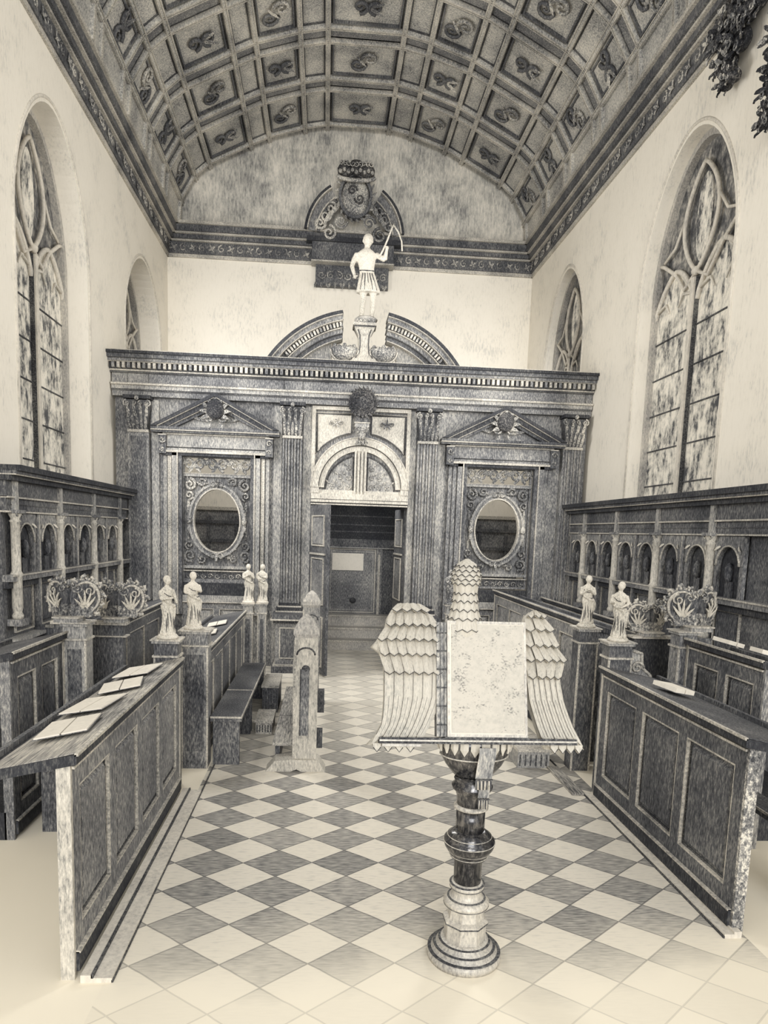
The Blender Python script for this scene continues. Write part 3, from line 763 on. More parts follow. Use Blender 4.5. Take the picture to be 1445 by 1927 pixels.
# door leaves of the screen
def leaf_door(hx, hy, ex, ey, nm, lab):
    u = Vector((ex - hx, ey - hy, 0)); L = u.length; u.normalize(); n = Vector((-u.y, u.x, 0)) * (-1 if u.x * 1 > 0 else 1)
    P = Pl((hx, hy, 0), u, n)
    m = MB('oak_dark'); m.pbox(P, 0, L, .02, 2.34, -.025, .015)
    o = m.build(nm, S); tag(o, lab)
    for b0, b1 in ((1.78, 2.2), (.98, 1.62), (.12, .82)):
        for sd in (1, -1):
            P2 = Pl(P(0, 0, .015 if sd > 0 else -.025), u, n * sd)
            q = MB('edge'); q.frame(P2, .10, L - .10, b0, b1, .018, 0, .016); q.m = 'oak'; q.pbox(P2, .13, L - .13, b0 + .03, b1 - .03, 0, .008)
            if b0 == .98: q.m = 'edge'; q.pbox(P2, .05, L - .05, 1.66, 1.685, 0, .02)
            q.build('door_panel', o)
    return o
leaf_door(-.20, YS - .13, .05, YS - .72, 'door_leaf', 'open half of the doors, swung towards the aisle')
leaf_door(1.165, YS + .13, 1.10, YS + .80, 'door_leaf', 'open half of the doors, folded back into the lobby')

# lobby behind the doorway
def un_box(name, lab, cat, fn):
    m = MB(); fn(m); return tag(m.build(name), lab, cat, kind='structure')
un_box('trim_5', 'dark boarded sides and ceiling of the entrance lobby', 'panelling', lambda m: (setattr(m, 'm', 'oak_dark'), m.box(-.42, -.36, YS + .13, 12.2, 0, 2.6), m.box(1.32, 1.38, YS + .13, 12.2, 0, 2.6), m.box(-.42, 1.38, YS + .13, 12.2, 2.6, 2.66)))
YD = 12.0
D = thing('door_1', 'inner dark panelled door up the steps, seen through the doorway', 'door', (.5, YD, .54), kind='structure')
DP = Pl((0, YD, 0), (1, 0, 0), (0, -1, 0))
m = MB('oak_black'); m.pbox(DP, -.36, 1.32, 1.86, 2.6, -.05, 0); m.m = 'oak_dark'; m.pbox(DP, -.36, 1.32, 1.72, 1.86, -.05, .05); m.m = 'oak_mid'; m.pbox(DP, -.36, 1.32, 1.70, 1.72, -.05, .06)
m.m = 'oak_dark'
for b in (1.98, 2.1, 2.25): m.pbox(DP, -.36, 1.32, b, b + .02, 0, .01)
m.m = 'oak'; m.pbox(DP, -.36, .06, .54, 1.70, -.05, .03); m.pbox(DP, .92, 1.02, .54, 1.70, -.05, .04)
m.m = 'oak_light'; m.pbox(DP, .945, .985, .54, 1.60, .04, .05)
m.m = 'oak_dark'; m.pbox(DP, 1.02, 1.32, .54, 1.70, -.05, .01)
m.build('door_frame', D)
m = MB('oak'); m.pbox(DP, .06, .92, .54, 1.70, -.05, .0); m.m = 'edge'; m.frame(DP, .07, .91, .56, 1.69, .02, 0, .015); m.m = 'oak_mid'; m.frame(DP, .11, .87, .60, 1.65, .02, 0, .01)
lf = m.build('door_panel', D)
m = MB('inkline'); m.ball(DP(.52, .78, .02), .06, .03, .05, n=10, m=6); m.build('door_knocker', lf)
n_ = MB('paper'); n_.pbox(DP, .14, .69, 1.31, 1.61, .018, .024); tag(n_.build('notice'), 'blank white paper notice pinned on the inner door above the steps', 'notice')
for i, (y_, z_, mt) in enumerate(((11.30, .17, 'greystone'), (11.55, .35, 'greystone'), (11.78, .54, 'greystone'))):
    m = MB(mt); m.box(-.36, 1.32, y_, 12.2 if i == 2 else (11.55, 11.78)[i], 0, z_); m.m = 'edge'; m.box(-.36, 1.32, y_ - .012, y_ + .01, z_ - .03, z_)
    tag(m.build('stone_step'), ('lowest grey step before the inner door', 'middle grey step before the inner door', 'topmost grey step right under the inner door')[i], 'step', 'steps up to the inner door')

# ------------------------------------------------------------------ statues
def figure(mb, s, ox, oy, oz, face=0, pose='fold', tunic=False):
    """draped standing figure, height s, one body; face = heading the figure looks to (0 = towards viewer)"""
    ca, sa = cos(face), sin(face)
    def T(x, y, z):
        x = x * 1.22 + .018 * sin(z * 6.5); return (ox + s * (x * ca - y * sa), oy + s * (x * sa + y * ca), oz + s * z)
    N = 20
    def loops(sec, fold=.0):
        out = []
        for z, rx, ry, cx, cy in sec:
            out.append([T(cx + rx * cos(2 * PI * j / N) * (1 + fold * (1 if j % 2 else -1)), cy + ry * sin(2 * PI * j / N) * (1 + fold * (1 if j % 2 else -1)), z) for j in range(N)])
        return out
    mb.smooth = True
    if tunic:
        for q in (-1, 1):
            mb.tube([T(q * .05, .0, .02), T(q * .055, -.01, .12), T(q * .05, -.015, .24), T(q * .05, 0, .40)], [s * .028, s * .036, s * .038, s * .055], 10)
            mb.ball(T(q * .055, -.04, .02), s * .03, s * .055, s * .022)
        mb.loft(loops([(.30, .125, .10, 0, 0), (.34, .12, .10, 0, 0), (.45, .095, .08, 0, 0), (.56, .072, .06, 0, 0)], .07))
    else:
        mb.loft(loops([(.0, .105, .10, 0, 0), (.04, .115, .105, 0, 0), (.18, .085, .085, -.015, 0), (.34, .098, .085, .015, 0), (.46, .112, .088, .015, 0), (.56, .082, .068, 0, 0)], .10))
        mb.ball(T(-.04, -.10, .015), s * .03, s * .04, s * .018); mb.ball(T(.05, -.09, .015), s * .03, s * .04, s * .018)
    mb.loft(loops([(.52, .075, .06, 0, 0), (.60, .078, .062, 0, 0), (.70, .095, .068, 0, 0), (.77, .10, .06, 0, 0), (.81, .06, .045, 0, 0), (.83, .03, .03, 0, 0), (.87, .028, .03, 0, 0)]))
    mb.ball(T(0, -.008, .925), s * .058, s * .062, s * .075, 14, 10)
    mb.ball(T(0, .012, .945), s * .066, s * .064, s * .070, 12, 8)      # hair
    mb.ball(T(0, -.068, .915), s * .012, s * .012, s * .02, 6, 5); mb.ball(T(0, -.05, .885), s * .02, s * .012, s * .012, 6, 5)
    for q in (-1, 1): mb.ball(T(q * .05, .0, .92), s * .01, s * .014, s * .02, 6, 5)
    def arm(q, el, ha):
        mb.tube([T(q * .095, 0, .765), T(*[(a + b) / 2 for a, b in zip((q * .10, 0, .765), el)]), T(*el)], [s * .034, s * .033, s * .027], 10)
        mb.tube([T(*el), T(*[(a + b) / 2 for a, b in zip(el, ha)]), T(*ha)], [s * .028, s * .024, s * .017], 10)
        mb.ball(T(*ha), s * .022, s * .022, s * .024, 8, 6)
        for k in range(4): mb.tube([T(ha[0] + (k - 1.5) * .010, ha[1] - .005, ha[2] + .005), T(ha[0] + (k - 1.5) * .012 - q * .01, ha[1] - .03, ha[2] + .012), T(ha[0] + (k - 1.5) * .012 - q * .02, ha[1] - .04, ha[2] - .006)], [s * .0065, s * .006, s * .005], 5)
        mb.tube([T(ha[0] - q * .015, ha[1], ha[2] + .01), T(ha[0] - q * .035, ha[1] - .02, ha[2] + .02)], [s * .008, s * .006], 5)
    if pose == 'fold': arm(-1, (-.125, -.02, .63), (-.01, -.11, .60)); arm(1, (.125, -.02, .64), (.05, -.115, .67))
    elif pose == 'reach': arm(-1, (-.12, -.03, .62), (-.04, -.16, .64)); arm(1, (.13, -.02, .62), (.06, -.15, .56))
    elif pose == 'pray': arm(-1, (-.12, -.04, .62), (-.015, -.13, .72)); arm(1, (.12, -.04, .62), (.015, -.13, .73))
    elif pose == 'raise': arm(-1, (-.15, 0, .62), (-.13, -.05, .47)); arm(1, (.19, -.02, .70), (.20, -.06, .83))
    # sash across the body
    if not tunic:
        mb.tube([T(-.10, .0, .70), T(-.06, -.075, .58), T(.06, -.09, .50), T(.11, 0, .46), T(.05, .08, .45), T(-.08, .06, .50)], [s * .02, s * .024, s * .026, s * .024, s * .02, s * .018], 8)
    mb.smooth = False
    return T

def folds(T, s, root, tunic=False):
    m = MB('inkline')
    if not tunic:
        for x0, x1, z0, z1 in ((-.05, -.06, .45, .03), (-.02, .0, .44, .05), (.02, .05, .42, .03), (.06, .07, .40, .10), (-.07, -.08, .3, .05)):
            m.tube([T(x0 + (x1 - x0) * t, -.078 - .02 * t + abs(x0) * .35, z0 + (z1 - z0) * t) for t in (0, .25, .5, .75, 1)], [s * .003, s * .008, s * .01, s * .008, s * .003], 5)
        m.tube([T(-.09, -.03, .63), T(-.03, -.075, .55), T(.05, -.078, .545), T(.09, -.03, .56)], s * .009, 5)
        m.tube([T(-.07, -.045, .72), T(-.02, -.072, .67), T(.03, -.07, .66)], s * .007, 5)
    else:
        for x in (-.06, -.03, .0, .03, .06): m.tube([T(x * .8, -.068, .52), T(x * 1.1, -.085 + abs(x) * .3, .42), T(x * 1.4, -.10 + abs(x) * .45, .32)], s * .006, 5)
        m.tube([T(-.075, -.03, .56), T(0, -.068, .55), T(.075, -.03, .56)], s * .008, 5)
    m.build('drapery_folds', root)

def remesh(o, vox):
    md = o.modifiers.new('skin', 'REMESH'); md.mode = 'VOXEL'; md.voxel_size = vox; md.use_smooth_shade = True

ST = thing('statue', 'pale carved figure in a short tunic, raising an arm, atop the broken pediment', 'statue', (DC + .02, YS, 4.89))
m = MB('statue'); T_ = figure(m, 1.10, DC + .02, YS, 4.93, 0, 'raise', True); o = m.build('body', ST); remesh(o, .013); folds(T_, 1.10, ST, True)
m = MB('greystone'); m.lathe([(.15, 0), (.16, .02), (.13, .045), (.0, .05)], (DC + .02, YS, 4.89), 20); m.build('base', ST)
m = MB('statue'); m.tube([(DC + .02 + x * 1.1, YS - .07, 4.93 + z * 1.1) for x, z in ((.14, .72), (.19, .82), (.235, .93), (.27, 1.03), (.30, 1.10))], .012, 8)
m.tube([(DC + .02 + x, YS - .08, 4.93 + z) for x, z in ((.33, 1.21), (.40, 1.12), (.45, 1.0), (.46, .88))], .011, 6)
m.build('bow', ST)

# heraldic cartouche on the end wall
CA = thing('heraldic_cartouche', 'dark carved coat of arms with a crown between curved pediment halves, on the end wall', 'carving', (.42, YB, 7.35))
WP = Pl((0, YB, 0), (1, 0, 0), (0, -1, 0)); cx = .40
for q in (-1, 1):
    m = MB()
    for ra, rb, w_, d, mt in ((.90, .98, .05, .32, 'oak_black'), (.85, .93, .02, .34, 'edge'), (.83, .91, .13, .26, 'oak'), (.70, .78, .02, .3, 'edge'), (.68, .76, .06, .26, 'oak_dark')):
        m.m = mt
        a0, a1 = (.12, 1.0) if q > 0 else (PI - 1.05, PI - .12)
        m.oval(WP, cx, 7.20, ra, rb, w_, .0, d, a0, a1, 16)
    m.build('curved_pediment', CA)
for q in (-1, 1):
    m = MB('carve')
    for j in range(3): m.scroll(WP, cx + q * (.62 - .10 * j), 7.42 + .13 * j, .11, .28, 1.4, j, q, .25, 14); m.leaf(WP, cx + q * (.55 - .1 * j), 7.4 + .12 * j, PI / 2 + q * .5, .25, .05, .26, .06)
    m.build('scroll', CA)
m = MB('oak_dark'); m.oval(WP, cx, 7.88, .30, .38, .05, .24, .36, n=32); m.m = 'carve'
m.ball(WP(cx, 7.88, .28), .25, .10, .33, 20, 12)
for j in range(20): an = 2 * PI * j / 20; m.leaf(WP, cx + .28 * cos(an), 7.88 + .36 * sin(an), an + .7, .12, .035, .3, .05, n=3)
m.m = 'wreath'; m.scroll(WP, cx - .06, 7.95, .09, .39, 1.4, 0, 1, .2, 12); m.scroll(WP, cx + .07, 7.82, .09, .39, 1.4, PI, 1, .2, 12)
m.build('shield', CA)
m = MB('wreath')
for q in (-1, 0, 1): m.lathe([(.03, -.12), (.13, -.06), (.14, .03), (.09, .12), (.02, .14)], (cx + q * .19, YB - .36, 8.28 + (.04 if q == 0 else 0)), 12, 1, .7)
m.m = 'carve'; m.tube([WP(cx + .33 * cos(a), 8.16 + .06 * sin(a), .42) for a in [PI + i * PI / 10 for i in range(11)]], .035, 6)
for j in range(9): m.ball((cx - .28 + .07 * j, YB - .5, 8.2 + .03 * (j % 2)), .035, n=6, m=5); m.scroll(WP, cx - .26 + .065 * j, 8.34, .05, .48, 1.2, j, 1, .25, 9)
m.build('crown', CA)
m = MB('oak_dark'); m.pbox(WP, -.28, 1.05, 6.42, 6.80, 0, .12); m.pbox(WP, -.35, 1.12, 6.80, 7.12, .0, .26); m.m = 'edge'; m.pbox(WP, -.36, 1.13, 6.78, 6.805, 0, .28); m.m = 'oak_black'; m.pbox(WP, -.45, 1.25, 7.12, 7.20, 0, .30); m.m = 'carve'
for j in range(8): m.scroll(WP, -.17 + j * .16, 6.60, .075, .13, 1.4, j, 1 if j % 2 else -1, .22, 12)
for j in range(16): m.leaf(WP, -.26 + j * .085, 6.50, -PI / 2 + .3 * (j % 3 - 1), .14, .035, .1, .05, n=3)
for q in (-1, 1): m.scroll(WP, cx + q * .45, 7.26, .13, .30, 1.5, PI / 2, q, .22, 16); m.scroll(WP, cx + q * .25, 7.45, .12, .32, 1.5, 0, q, .22, 16)
m.build('bracket_panel', CA)

# carved foliage hanging at the cornice on the window wall
def foliage(name, pts, label):
    o = thing(name, label, 'carving', pts[0], 'carved leaf drops on the window wall')
    m = MB('wreath')
    P = Pl((3.74, 0, 0), (0, 1, 0), (-1, 0, 0))
    for (Y_, Z_, r) in pts[1:]:
        m.m = 'wreath'; m.ball((3.66, Y_, Z_), .07, r * .62, r * .62, 10, 8)
        for j in range(16):
            an = 2 * PI * j / 16 + random.random() * .5; m.m = 'carve' if j % 4 == 0 else 'wreath'; rr = r * random.uniform(.25, .6)
            m.leaf(P, Y_ + rr * cos(an), Z_ + rr * sin(an), an + random.uniform(-.6, .6), r * .62, r * .24, .06 + random.random() * .08, r * .25, n=4)
        for j in range(3):
            m.m = 'carve'; m.scroll(P, Y_ + r * .5 * cos(j * 2.1 + Z_), Z_ + r * .5 * sin(j * 2.1 + Z_), r * .26, .16, 1.4, j, 1, .2, 12)
    m.build('leaf_cluster', o)
foliage('leaf_carving', [(3.76, 6.6, 7.0), (6.80, 6.52, .14), (6.68, 6.45, .13), (6.72, 6.28, .10), (6.60, 6.28, .10), (6.85, 6.75, .18), (6.62, 6.62, .18), (6.50, 6.52, .16), (6.40, 6.72, .19), (6.28, 6.72, .17), (6.66, 6.86, .19), (6.46, 6.94, .2), (6.24, 6.95, .2), (6.12, 6.86, .16), (6.02, 7.0, .2)], 'dark cluster of carved leaves hanging from the cornice over the tall window')
foliage('leaf_carving', [(3.76, 6.1, 6.2), (5.98, 6.20, .13), (5.95, 5.98, .14), (5.93, 5.78, .15), (6.0, 5.58, .13), (5.92, 6.38, .12), (5.86, 5.55, .14)], 'narrow dark drop of carved leaves at the picture edge, beyond the tall window')

# ------------------------------------------------------------------ stall backs
def stall_back(X, out, y0, y1, cols, z, label, near_blank):
    """out = +1 faces +X"""
    P = Pl((X, 0, 0), (0, 1, 0), (out, 0, 0))
    root = thing('stall_panelling', label, 'panelling', (X, (y0 + y1) / 2, 0), 'panelled stall backs along the side walls')
    m = MB('oak_dark'); m.pbox(P, y0, y1, 0, 2.44, -.14, 0); m.build('boarding', root)
    m = MB()
    for b0, b1, d, mt in ((2.42, 2.47, .20, 'oak_black'), (2.395, 2.42, .17, 'oak_dark'), (2.385, 2.395, .16, 'edge'), (2.34, 2.385, .12, 'oak_black')):
        m.m = mt; m.pbox(P, y0 - .04, y1, b0, b1, -.14, d)
    m.build('cornice', root)
    m = MB('oak_dark'); m.pbox(P, y0, y1, 2.20, 2.34, 0, .06); m.m = 'edge'; m.pbox(P, y0, y1, 2.19, 2.205, 0, .08); m.m = 'oak_dark'; m.pbox(P, y0, y1, 2.08, 2.19, 0, .05); m.m = 'inkline'; m.pbox(P, y0, y1, 2.13, 2.14, .05, .055); m.m = 'edge'; m.pbox(P, y0, y1, 2.065, 2.08, 0, .07)
    yb = y0
    for c in cols: m.m = 'oak_mid'; m.pbox(P, c - .03, c + .03, 2.08, 2.34, .05, .09)
    m.build('frieze', root)
    step = cols[1] - cols[0]
    ends = list(cols)
    a = cols[0] - step
    bays = []
    while a < y1:
        for k in range(2):
            b0, b1 = a + k * step / 2 + .04, a + (k + 1) * step / 2 - .04
            if b0 > y0 - .02 and b1 < y1: bays.append((b0, b1))
        a += step
    for (b0, b1) in bays:
        c = (b0 + b1) / 2; w_ = (b1 - b0) / 2
        m = MB('oak_black'); m.pbox(P, b0, b1, 1.52, 2.06, 0, .008)
        m.m = 'oak'; zt = 1.80
        # arch spandrels
        pts = [(b0, zt), (b0, 2.06), (b1, 2.06), (b1, zt)] + [(c + (w_ - .05) * cos(PI * i / 12), zt + .17 * sin(PI * i / 12)) for i in range(13)]
        m.poly(P, pts, 0, .05)
        m.m = 'edge'; m.tube([P(c + (w_ - .045) * cos(PI * i / 12), zt + .175 * sin(PI * i / 12), .055) for i in range(13)], .010, 5)
        m.m = 'statue'; m.leaf(P, c - w_ * .62, zt + .17, PI * 1.2, .07, .02, .05, .02, n=3); m.leaf(P, c + w_ * .62, zt + .17, -.6, .07, .02, .05, .02, n=3)
        m.m = 'oak'
        for q in (-1, 1): m.pbox(P, c + q * (w_ - .025) - .025, c + q * (w_ - .025) + .025, 1.52, zt, 0, .045)
        m.m = 'oak_dark'; m.ball(P(c, 1.74, .03), .045, .03, .09, 8, 6); m.pbox(P, c - .05, c + .05, 1.52, 1.66, .0, .03)
        m.build('arched_niche', root)
        q = MB('edge'); q.frame(P, b0 + .02, b1 - .02, .98, 1.40, .012, 0, .02); q.m = 'oak_dark'; q.taper(P, b0 + .05, b1 - .05, 1.01, 1.37, 0, .018, .02); q.build('panel', root)
        q = MB('oak'); yv = b1 + .04; q.pbox(P, yv - .02, yv + .02, .95, 2.06, 0, .06); q.m = 'edge'; q.pbox(P, yv + .014, yv + .022, .95, 2.06, .05, .064); q.build('muntin', root)
    m = MB('oak'); m.pbox(P, y0, y1, 1.46, 1.52, 0, .09); m.m = 'edge'; m.pbox(P, y0, y1, 1.505, 1.52, .09, .10); m.m = 'oak_black'; m.pbox(P, y0, y1, 1.40, 1.46, 0, .05); m.m = 'oak_mid'; m.pbox(P, y0, y1, .92, .95, 0, .12)
    m.build('shelf_rail', root)
    for c in cols:
        if c < y0 + .02 or c > y1 - .05: continue
        m = MB('oak_light'); p = P(c, 0, .065)
        m.lathe([(.045, 1.12), (.05, 1.15), (.035, 1.18), (.045, 1.22), (.045, 1.50), (.055, 1.52), (.04, 1.55), (.04, 1.98), (.05, 1.99), (.035, 2.01), (.055, 2.05), (.06, 2.08)], (p.x, p.y, 0), 14)
        col = m.build('column', root)
        b = MB('carve'); b.scroll(Pl((p.x, p.y, 0), (0, 1, 0), (out, 0, 0)), -.045, 2.05, .03, .04, 1.2, 0, 1, .3, 8); b.scroll(Pl((p.x, p.y, 0), (0, 1, 0), (out, 0, 0)), .045, 2.05, .03, .04, 1.2, PI, -1, .3, 8); b.m = 'oak'; b.pbox(P, c - .07, c + .07, 2.06, 2.09, 0, .13); b.pbox(P, c - .07, c + .07, 1.06, 1.12, 0, .13); b.build('bracket', col)
    # long seat below
    m = MB('oak_dark'); m.pbox(P, y0, y1 - .5, .55, .60, 0, .45); m.m = 'oak_black'; m.pbox(P, y0, y1 - .5, .0, .55, 0, .40); m.build('seat', root)
    # armrest standards between the stalls
    a = cols[0] - step / 2
    while a < y1 - .5:
        if a > y0 + .05:
            q = Pl((0, a, 0), (out, 0, 0), (0, -1, 0)); m = MB('oak_dark'); X0 = X * out
            m.poly(q, [(X0, .0), (X0 + .42, .0), (X0 + .42, .62), (X0 + .36, .74), (X0 + .46, .86), (X0 + .42, .95), (X0 + .1, .97), (X0, 1.05)], -.03, .03)
            m.m = 'edge'; m.tube([q(X0 + x_, z_, .0) for x_, z_ in ((.1, .98), (.42, .96), (.47, .87), (.37, .74))], .02, 6)
            m.build('stall_arm', root)
        a += step
    return root
stall_back(-2.80, 1, 6.12, 9.72, [6.25, 7.27, 8.30, 9.32], 0, 'dark stall back with arched niches, on the side of the two scroll finials and benches', True)
stall_back(3.61, -1, 5.10, 9.72, [6.05, 7.08, 8.11, 9.14], 0, 'dark stall back with arched niches below the hanging carved leaves', True)

# raised floors of the back rows
for nm, x0, x1, y0, y1, lab in (('trim_6', -2.8, -1.95, 4.2, 9.7, 'dark raised platform of the back stalls by the stall back with seven niches'), ('trim_7', 2.95, 3.61, 4.2, 9.7, 'dark raised platform of the back stalls below the barred window')):
    m = MB('oak_black'); m.box(x0, x1, y0, y1, 0, .18); tag(m.build(nm), lab, 'platform', kind='structure')

# ------------------------------------------------------------------ desks
def poppyhead(P, c, b, w, parent, d=0):
    """carved finial: two scrolled cartouche lobes spreading from a leafy collar"""
    m = MB('oak_mid'); m.pbox(P, c - .085, c + .085, b, b + .03, d - .085, d + .085); m.m = 'edge'; m.pbox(P, c - .095, c + .095, b + .03, b + .042, d - .095, d + .095)
    o0 = P(c, b + .03, d)
    r = w * .27
    for ang, sg in ((-.55, -1), (.55, 1)):
        u = Vector((cos(ang), sin(ang), 0)); n = Vector((sin(ang), -cos(ang), 0))
        Q = Pl(o0, u, n); cc = sg * r * .92; zc = r * 1.22
        m.m = 'oak_dark'; m.poly(Q, [(cc + r * .92 * cos(i * PI / 12), zc + r * 1.08 * sin(i * PI / 12)) for i in range(24)], -.022, .022)
        m.m = 'carve'
        m.poly(Q, [(cc - sg * r * .9, 0), (cc + sg * r * .35, 0), (cc + sg * r * .5, zc * .5), (cc - sg * r * .9, zc * .7)], -.03, .03)
        for fd in (.024, -.024):
            m.m = 'edge'; m.tube([Q(cc + r * .80 * cos(a_), zc + r * .95 * sin(a_), fd) for a_ in [(-1.3 + i * .28) * sg + (0 if sg > 0 else PI) for i in range(14)]], [r * .05 + r * .05 * sin(PI * i / 13) for i in range(14)], 6)
            m.m = 'statue'
            for j in range(5): m.leaf(Q, cc - sg * r * .05, zc - r * .75, PI / 2 - sg * (-.75 + j * .34), r * (1.0 + .25 * sin(PI * j / 4)), r * .13, fd * .9, .03 if fd > 0 else -.03, n=4)
            m.m = 'edge'; m.scroll(Q, cc + sg * r * .22, zc + r * .42, r * .36, fd * 1.3, 1.4, PI / 2, -sg, .22, 18); m.m = 'oak_dark'; m.scroll(Q, cc - sg * r * .05, zc + r * .05, r * .25, fd * 1.4, 1.3, 0, sg, .25, 12)
            m.m = 'carve'; m.scroll(Q, cc - sg * r * .45, zc + r * .60, r * .34, fd, 1.5, PI, sg, .2, 14); m.scroll(Q, cc - sg * r * .35, zc - r * .70, r * .30, fd, 1.4, 0, sg, .22, 14)
            for j in range(5): m.leaf(Q, cc - sg * r * (.75 - .2 * j), zc - r * 1.15, PI / 2 + sg * (.5 - .22 * j), r * .55, r * .12, abs(fd) * .6 if fd > 0 else -.03, .02 if fd > 0 else -.02, n=3)
        for j in range(15):
            an = (-1.35 + j * .26) * sg + (0 if sg > 0 else PI); x_, z_ = cc + r * 1.0 * cos(an), zc + r * 1.14 * sin(an)
            m.m = 'carve' if j % 2 else 'edge'; m.scroll(Q, x_, z_, r * (.17 + .05 * (j % 3)), 0, 1.1, an, 1 if j % 2 else -1, .42, 8)
    m.m = 'carve'
    for q in (-1, 1): m.scroll(P, c + q * r * .28, b + r * 2.25, r * .22, d + .01, 1.3, PI / 2, -q, .3, 12)
    m.ball(P(c, b + r * 2.4, d), r * .16, r * .16, r * .22, 8, 6)
    m.build('poppyhead', parent)

def end_post(parent, x0, x1, y0, y1, z0, z1, cap='block', mat='oak', name='end_post'):
    m = MB(mat); m.box(x0, x1, y0, y1, z0, z1 - .12)
    m.m = 'edge'; m.box(x0 - .012, x1 + .012, y0 - .012, y1 + .012, z1 - .135, z1 - .12)
    m.m = mat; m.box(x0, x1, y0, y1, z1 - .12, z1 - .03); m.m = 'oak_mid'; m.box(x0 - .015, x1 + .015, y0 - .015, y1 + .015, z1 - .03, z1 - .01); m.m = 'edge'; m.box(x0 - .025, x1 + .025, y0 - .025, y1 + .025, z1 - .01, z1)
    m.m = 'edge'; m.box(x0 - .004, x0 + .01, y0 - .004, y0 + .01, z0, z1 - .14); m.box(x1 - .01, x1 + .004, y0 - .004, y0 + .01, z0, z1 - .14)
    m.m = 'oak_dark'
    if x1 - x0 > .1: m.box(x0 + .03, x1 - .03, y0 - .006, y0, z0 + .15, z1 - .2)
    return m.build(name, parent)

def desk(label, X, out, y0, y1, z, npan, back, group, mat='oak_dark', endmat='oak_light', plinth=True, topmat='oak_dark', z2=None, zt_slope=.09, nearstile=False):
    """choir desk: panelled front facing the aisle (normal = out along X), sloping bookrest behind it"""
    P = Pl((X, 0, 0), (0, 1, 0), (out, 0, 0))
    root = thing('choir_desk', label, 'choir desk', (X, (y0 + y1) / 2, 0), group)
    m = MB(mat); m.pbox(P, y0, y1, 0, z - .06, -.03, 0); m.m = endmat; m.pbox(P, y0 - .02, y0, 0, z - .04, -.03, .03); m.m = 'oak_light'; m.pbox(P, y1, y1 + .03, 0, z - .04, -.05, .035); m.build('front_board', root)
    panels(P, y0, y1, .12, z - .08, npan, .085, .09, root, mat, mat)
    m = MB('oak_black'); m.pbox(P, y0, y1, .03, .12, 0, .045); m.m = 'edge'; m.pbox(P, y0, y1, .115, .125, 0, .05); m.build('plinth', root)
    # bookrest
    m = MB(topmat)
    k = [[P(yy, z, .06), P(yy, z - .045, .06), P(yy, z - .045 - zt_slope, -back), P(yy, z - zt_slope, -back)] for yy in (y0 - .03, y1 + .02)]
    m.m = 'oak_black'; m.loft(k)
    m.m = topmat; m.loft([[P(yy, z + .004, .05), P(yy, z, .05), P(yy, z - zt_slope, -back + .02), P(yy, z + .004 - zt_slope, -back + .02)] for yy in (y0 - .02, y1 + .01)])
    m.m = 'edge'; m.pbox(P, y0 - .03, y1 + .02, z - .008, z + .006, .052, .068); m.pbox(P, y0, y1, z - .075, z - .062, 0, .04)
    m.m = 'oak_dark'; m.pbox(P, y0 - .02, y1 + .01, z - zt_slope, z - zt_slope + .03, -back - .01, -back + .015)
    m.build('bookrest', root)
    if y0 > 5:
        m = MB('oak_dark'); m.pbox(P, y0, y0 + .03, 0, z - .1, -back, -.05); m.build('end_panel', root)
    m = MB('oak_dark'); m.pbox(P, y1 - .03, y1, 0, z - .1, -back, -.05); m.build('end_panel', root)
    return root

def bench(label, X0, X1, y0, y1, z, group, back=None, mat='oak_dark'):
    root = thing('choir_bench', label, 'bench', ((X0 + X1) / 2, (y0 + y1) / 2, 0), group)
    m = MB(mat); m.box(X0, X1, y0, y1, z - .04, z); m.m = 'edge'; m.box(X0, X1, y0 - .004, y0 + .006, z - .012, z + .002); m.box(X0 - .003, X0 + .006, y0, y1, z - .012, z + .002) if X0 > 0 else m.box(X1 - .006, X1 + .003, y0, y1, z - .012, z + .002)
    m.build('seat', root)
    for yy in (y0 + .02, y1 - .06):
        m = MB(mat); m.box(X0 + .02, X1 - .02, yy, yy + .04, 0, z - .04); m.build('bench_support', root)
    return root

GD = 'dark oak choir desks facing the aisle'
dA = desk('long near choir desk with open books lying on its pale sloping top', -1.08, 1, 2.86, 5.0, 1.03, 4, .36, GD, 'oak', topmat='board')
end_post(dA, -1.24, -1.07, 5.04, 5.18, 0, 1.16, mat='oak_dark')
dB = desk('dark desk behind the long book-strewn near desk, its pale post topped by a scroll finial', -1.93, 1, 4.22, 5.04, 1.20, 2, .34, GD, 'oak_dark', endmat='oak')
eb = end_post(dB, -1.90, -1.74, 5.06, 5.22, 0, 1.27, mat='oak_mid')
poppyhead(Pl((0, 5.12, 0), (1, 0, 0), (0, -1, 0)), -1.87, 1.27, .44, dB)
dC = desk('further choir desk with open pages, right behind the two dark aisle benches', -1.02, 1, 5.72, 8.50, .97, 5, .36, GD, 'oak_dark')
ec = end_post(dC, -1.14, -.93, 5.52, 5.70, 0, 1.16, mat='oak')
ec3 = end_post(dC, -1.00, -.88, 8.52, 8.64, 0, 1.06, mat='oak_mid')
dD = desk('further back-row desk whose wide dark end panel carries a scroll finial, opposite the lectern side', -1.90, 1, 5.95, 8.60, 1.12, 4, .34, GD, 'oak_dark')
m = MB('oak_dark'); m.box(-2.22, -1.66, 5.72, 5.80, 0, 1.17); m.m = 'edge'; m.box(-2.24, -1.63, 5.70, 5.82, 1.06, 1.07); m.box(-2.24, -1.63, 5.70, 5.82, 1.16, 1.185); m.build('end_panel', dD)
poppyhead(Pl((0, 5.76, 0), (1, 0, 0), (0, -1, 0)), -1.72, 1.185, .46, dD)
dE = desk('big near choir desk with three tall dark panels and one pale book', 2.17, -1, 3.16, 4.93, 1.04, 3, .40, GD, 'oak_dark', endmat='carve')
ee = end_post(dE, 2.20, 2.38, 5.0, 5.14, 0, 1.22, mat='oak_dark')
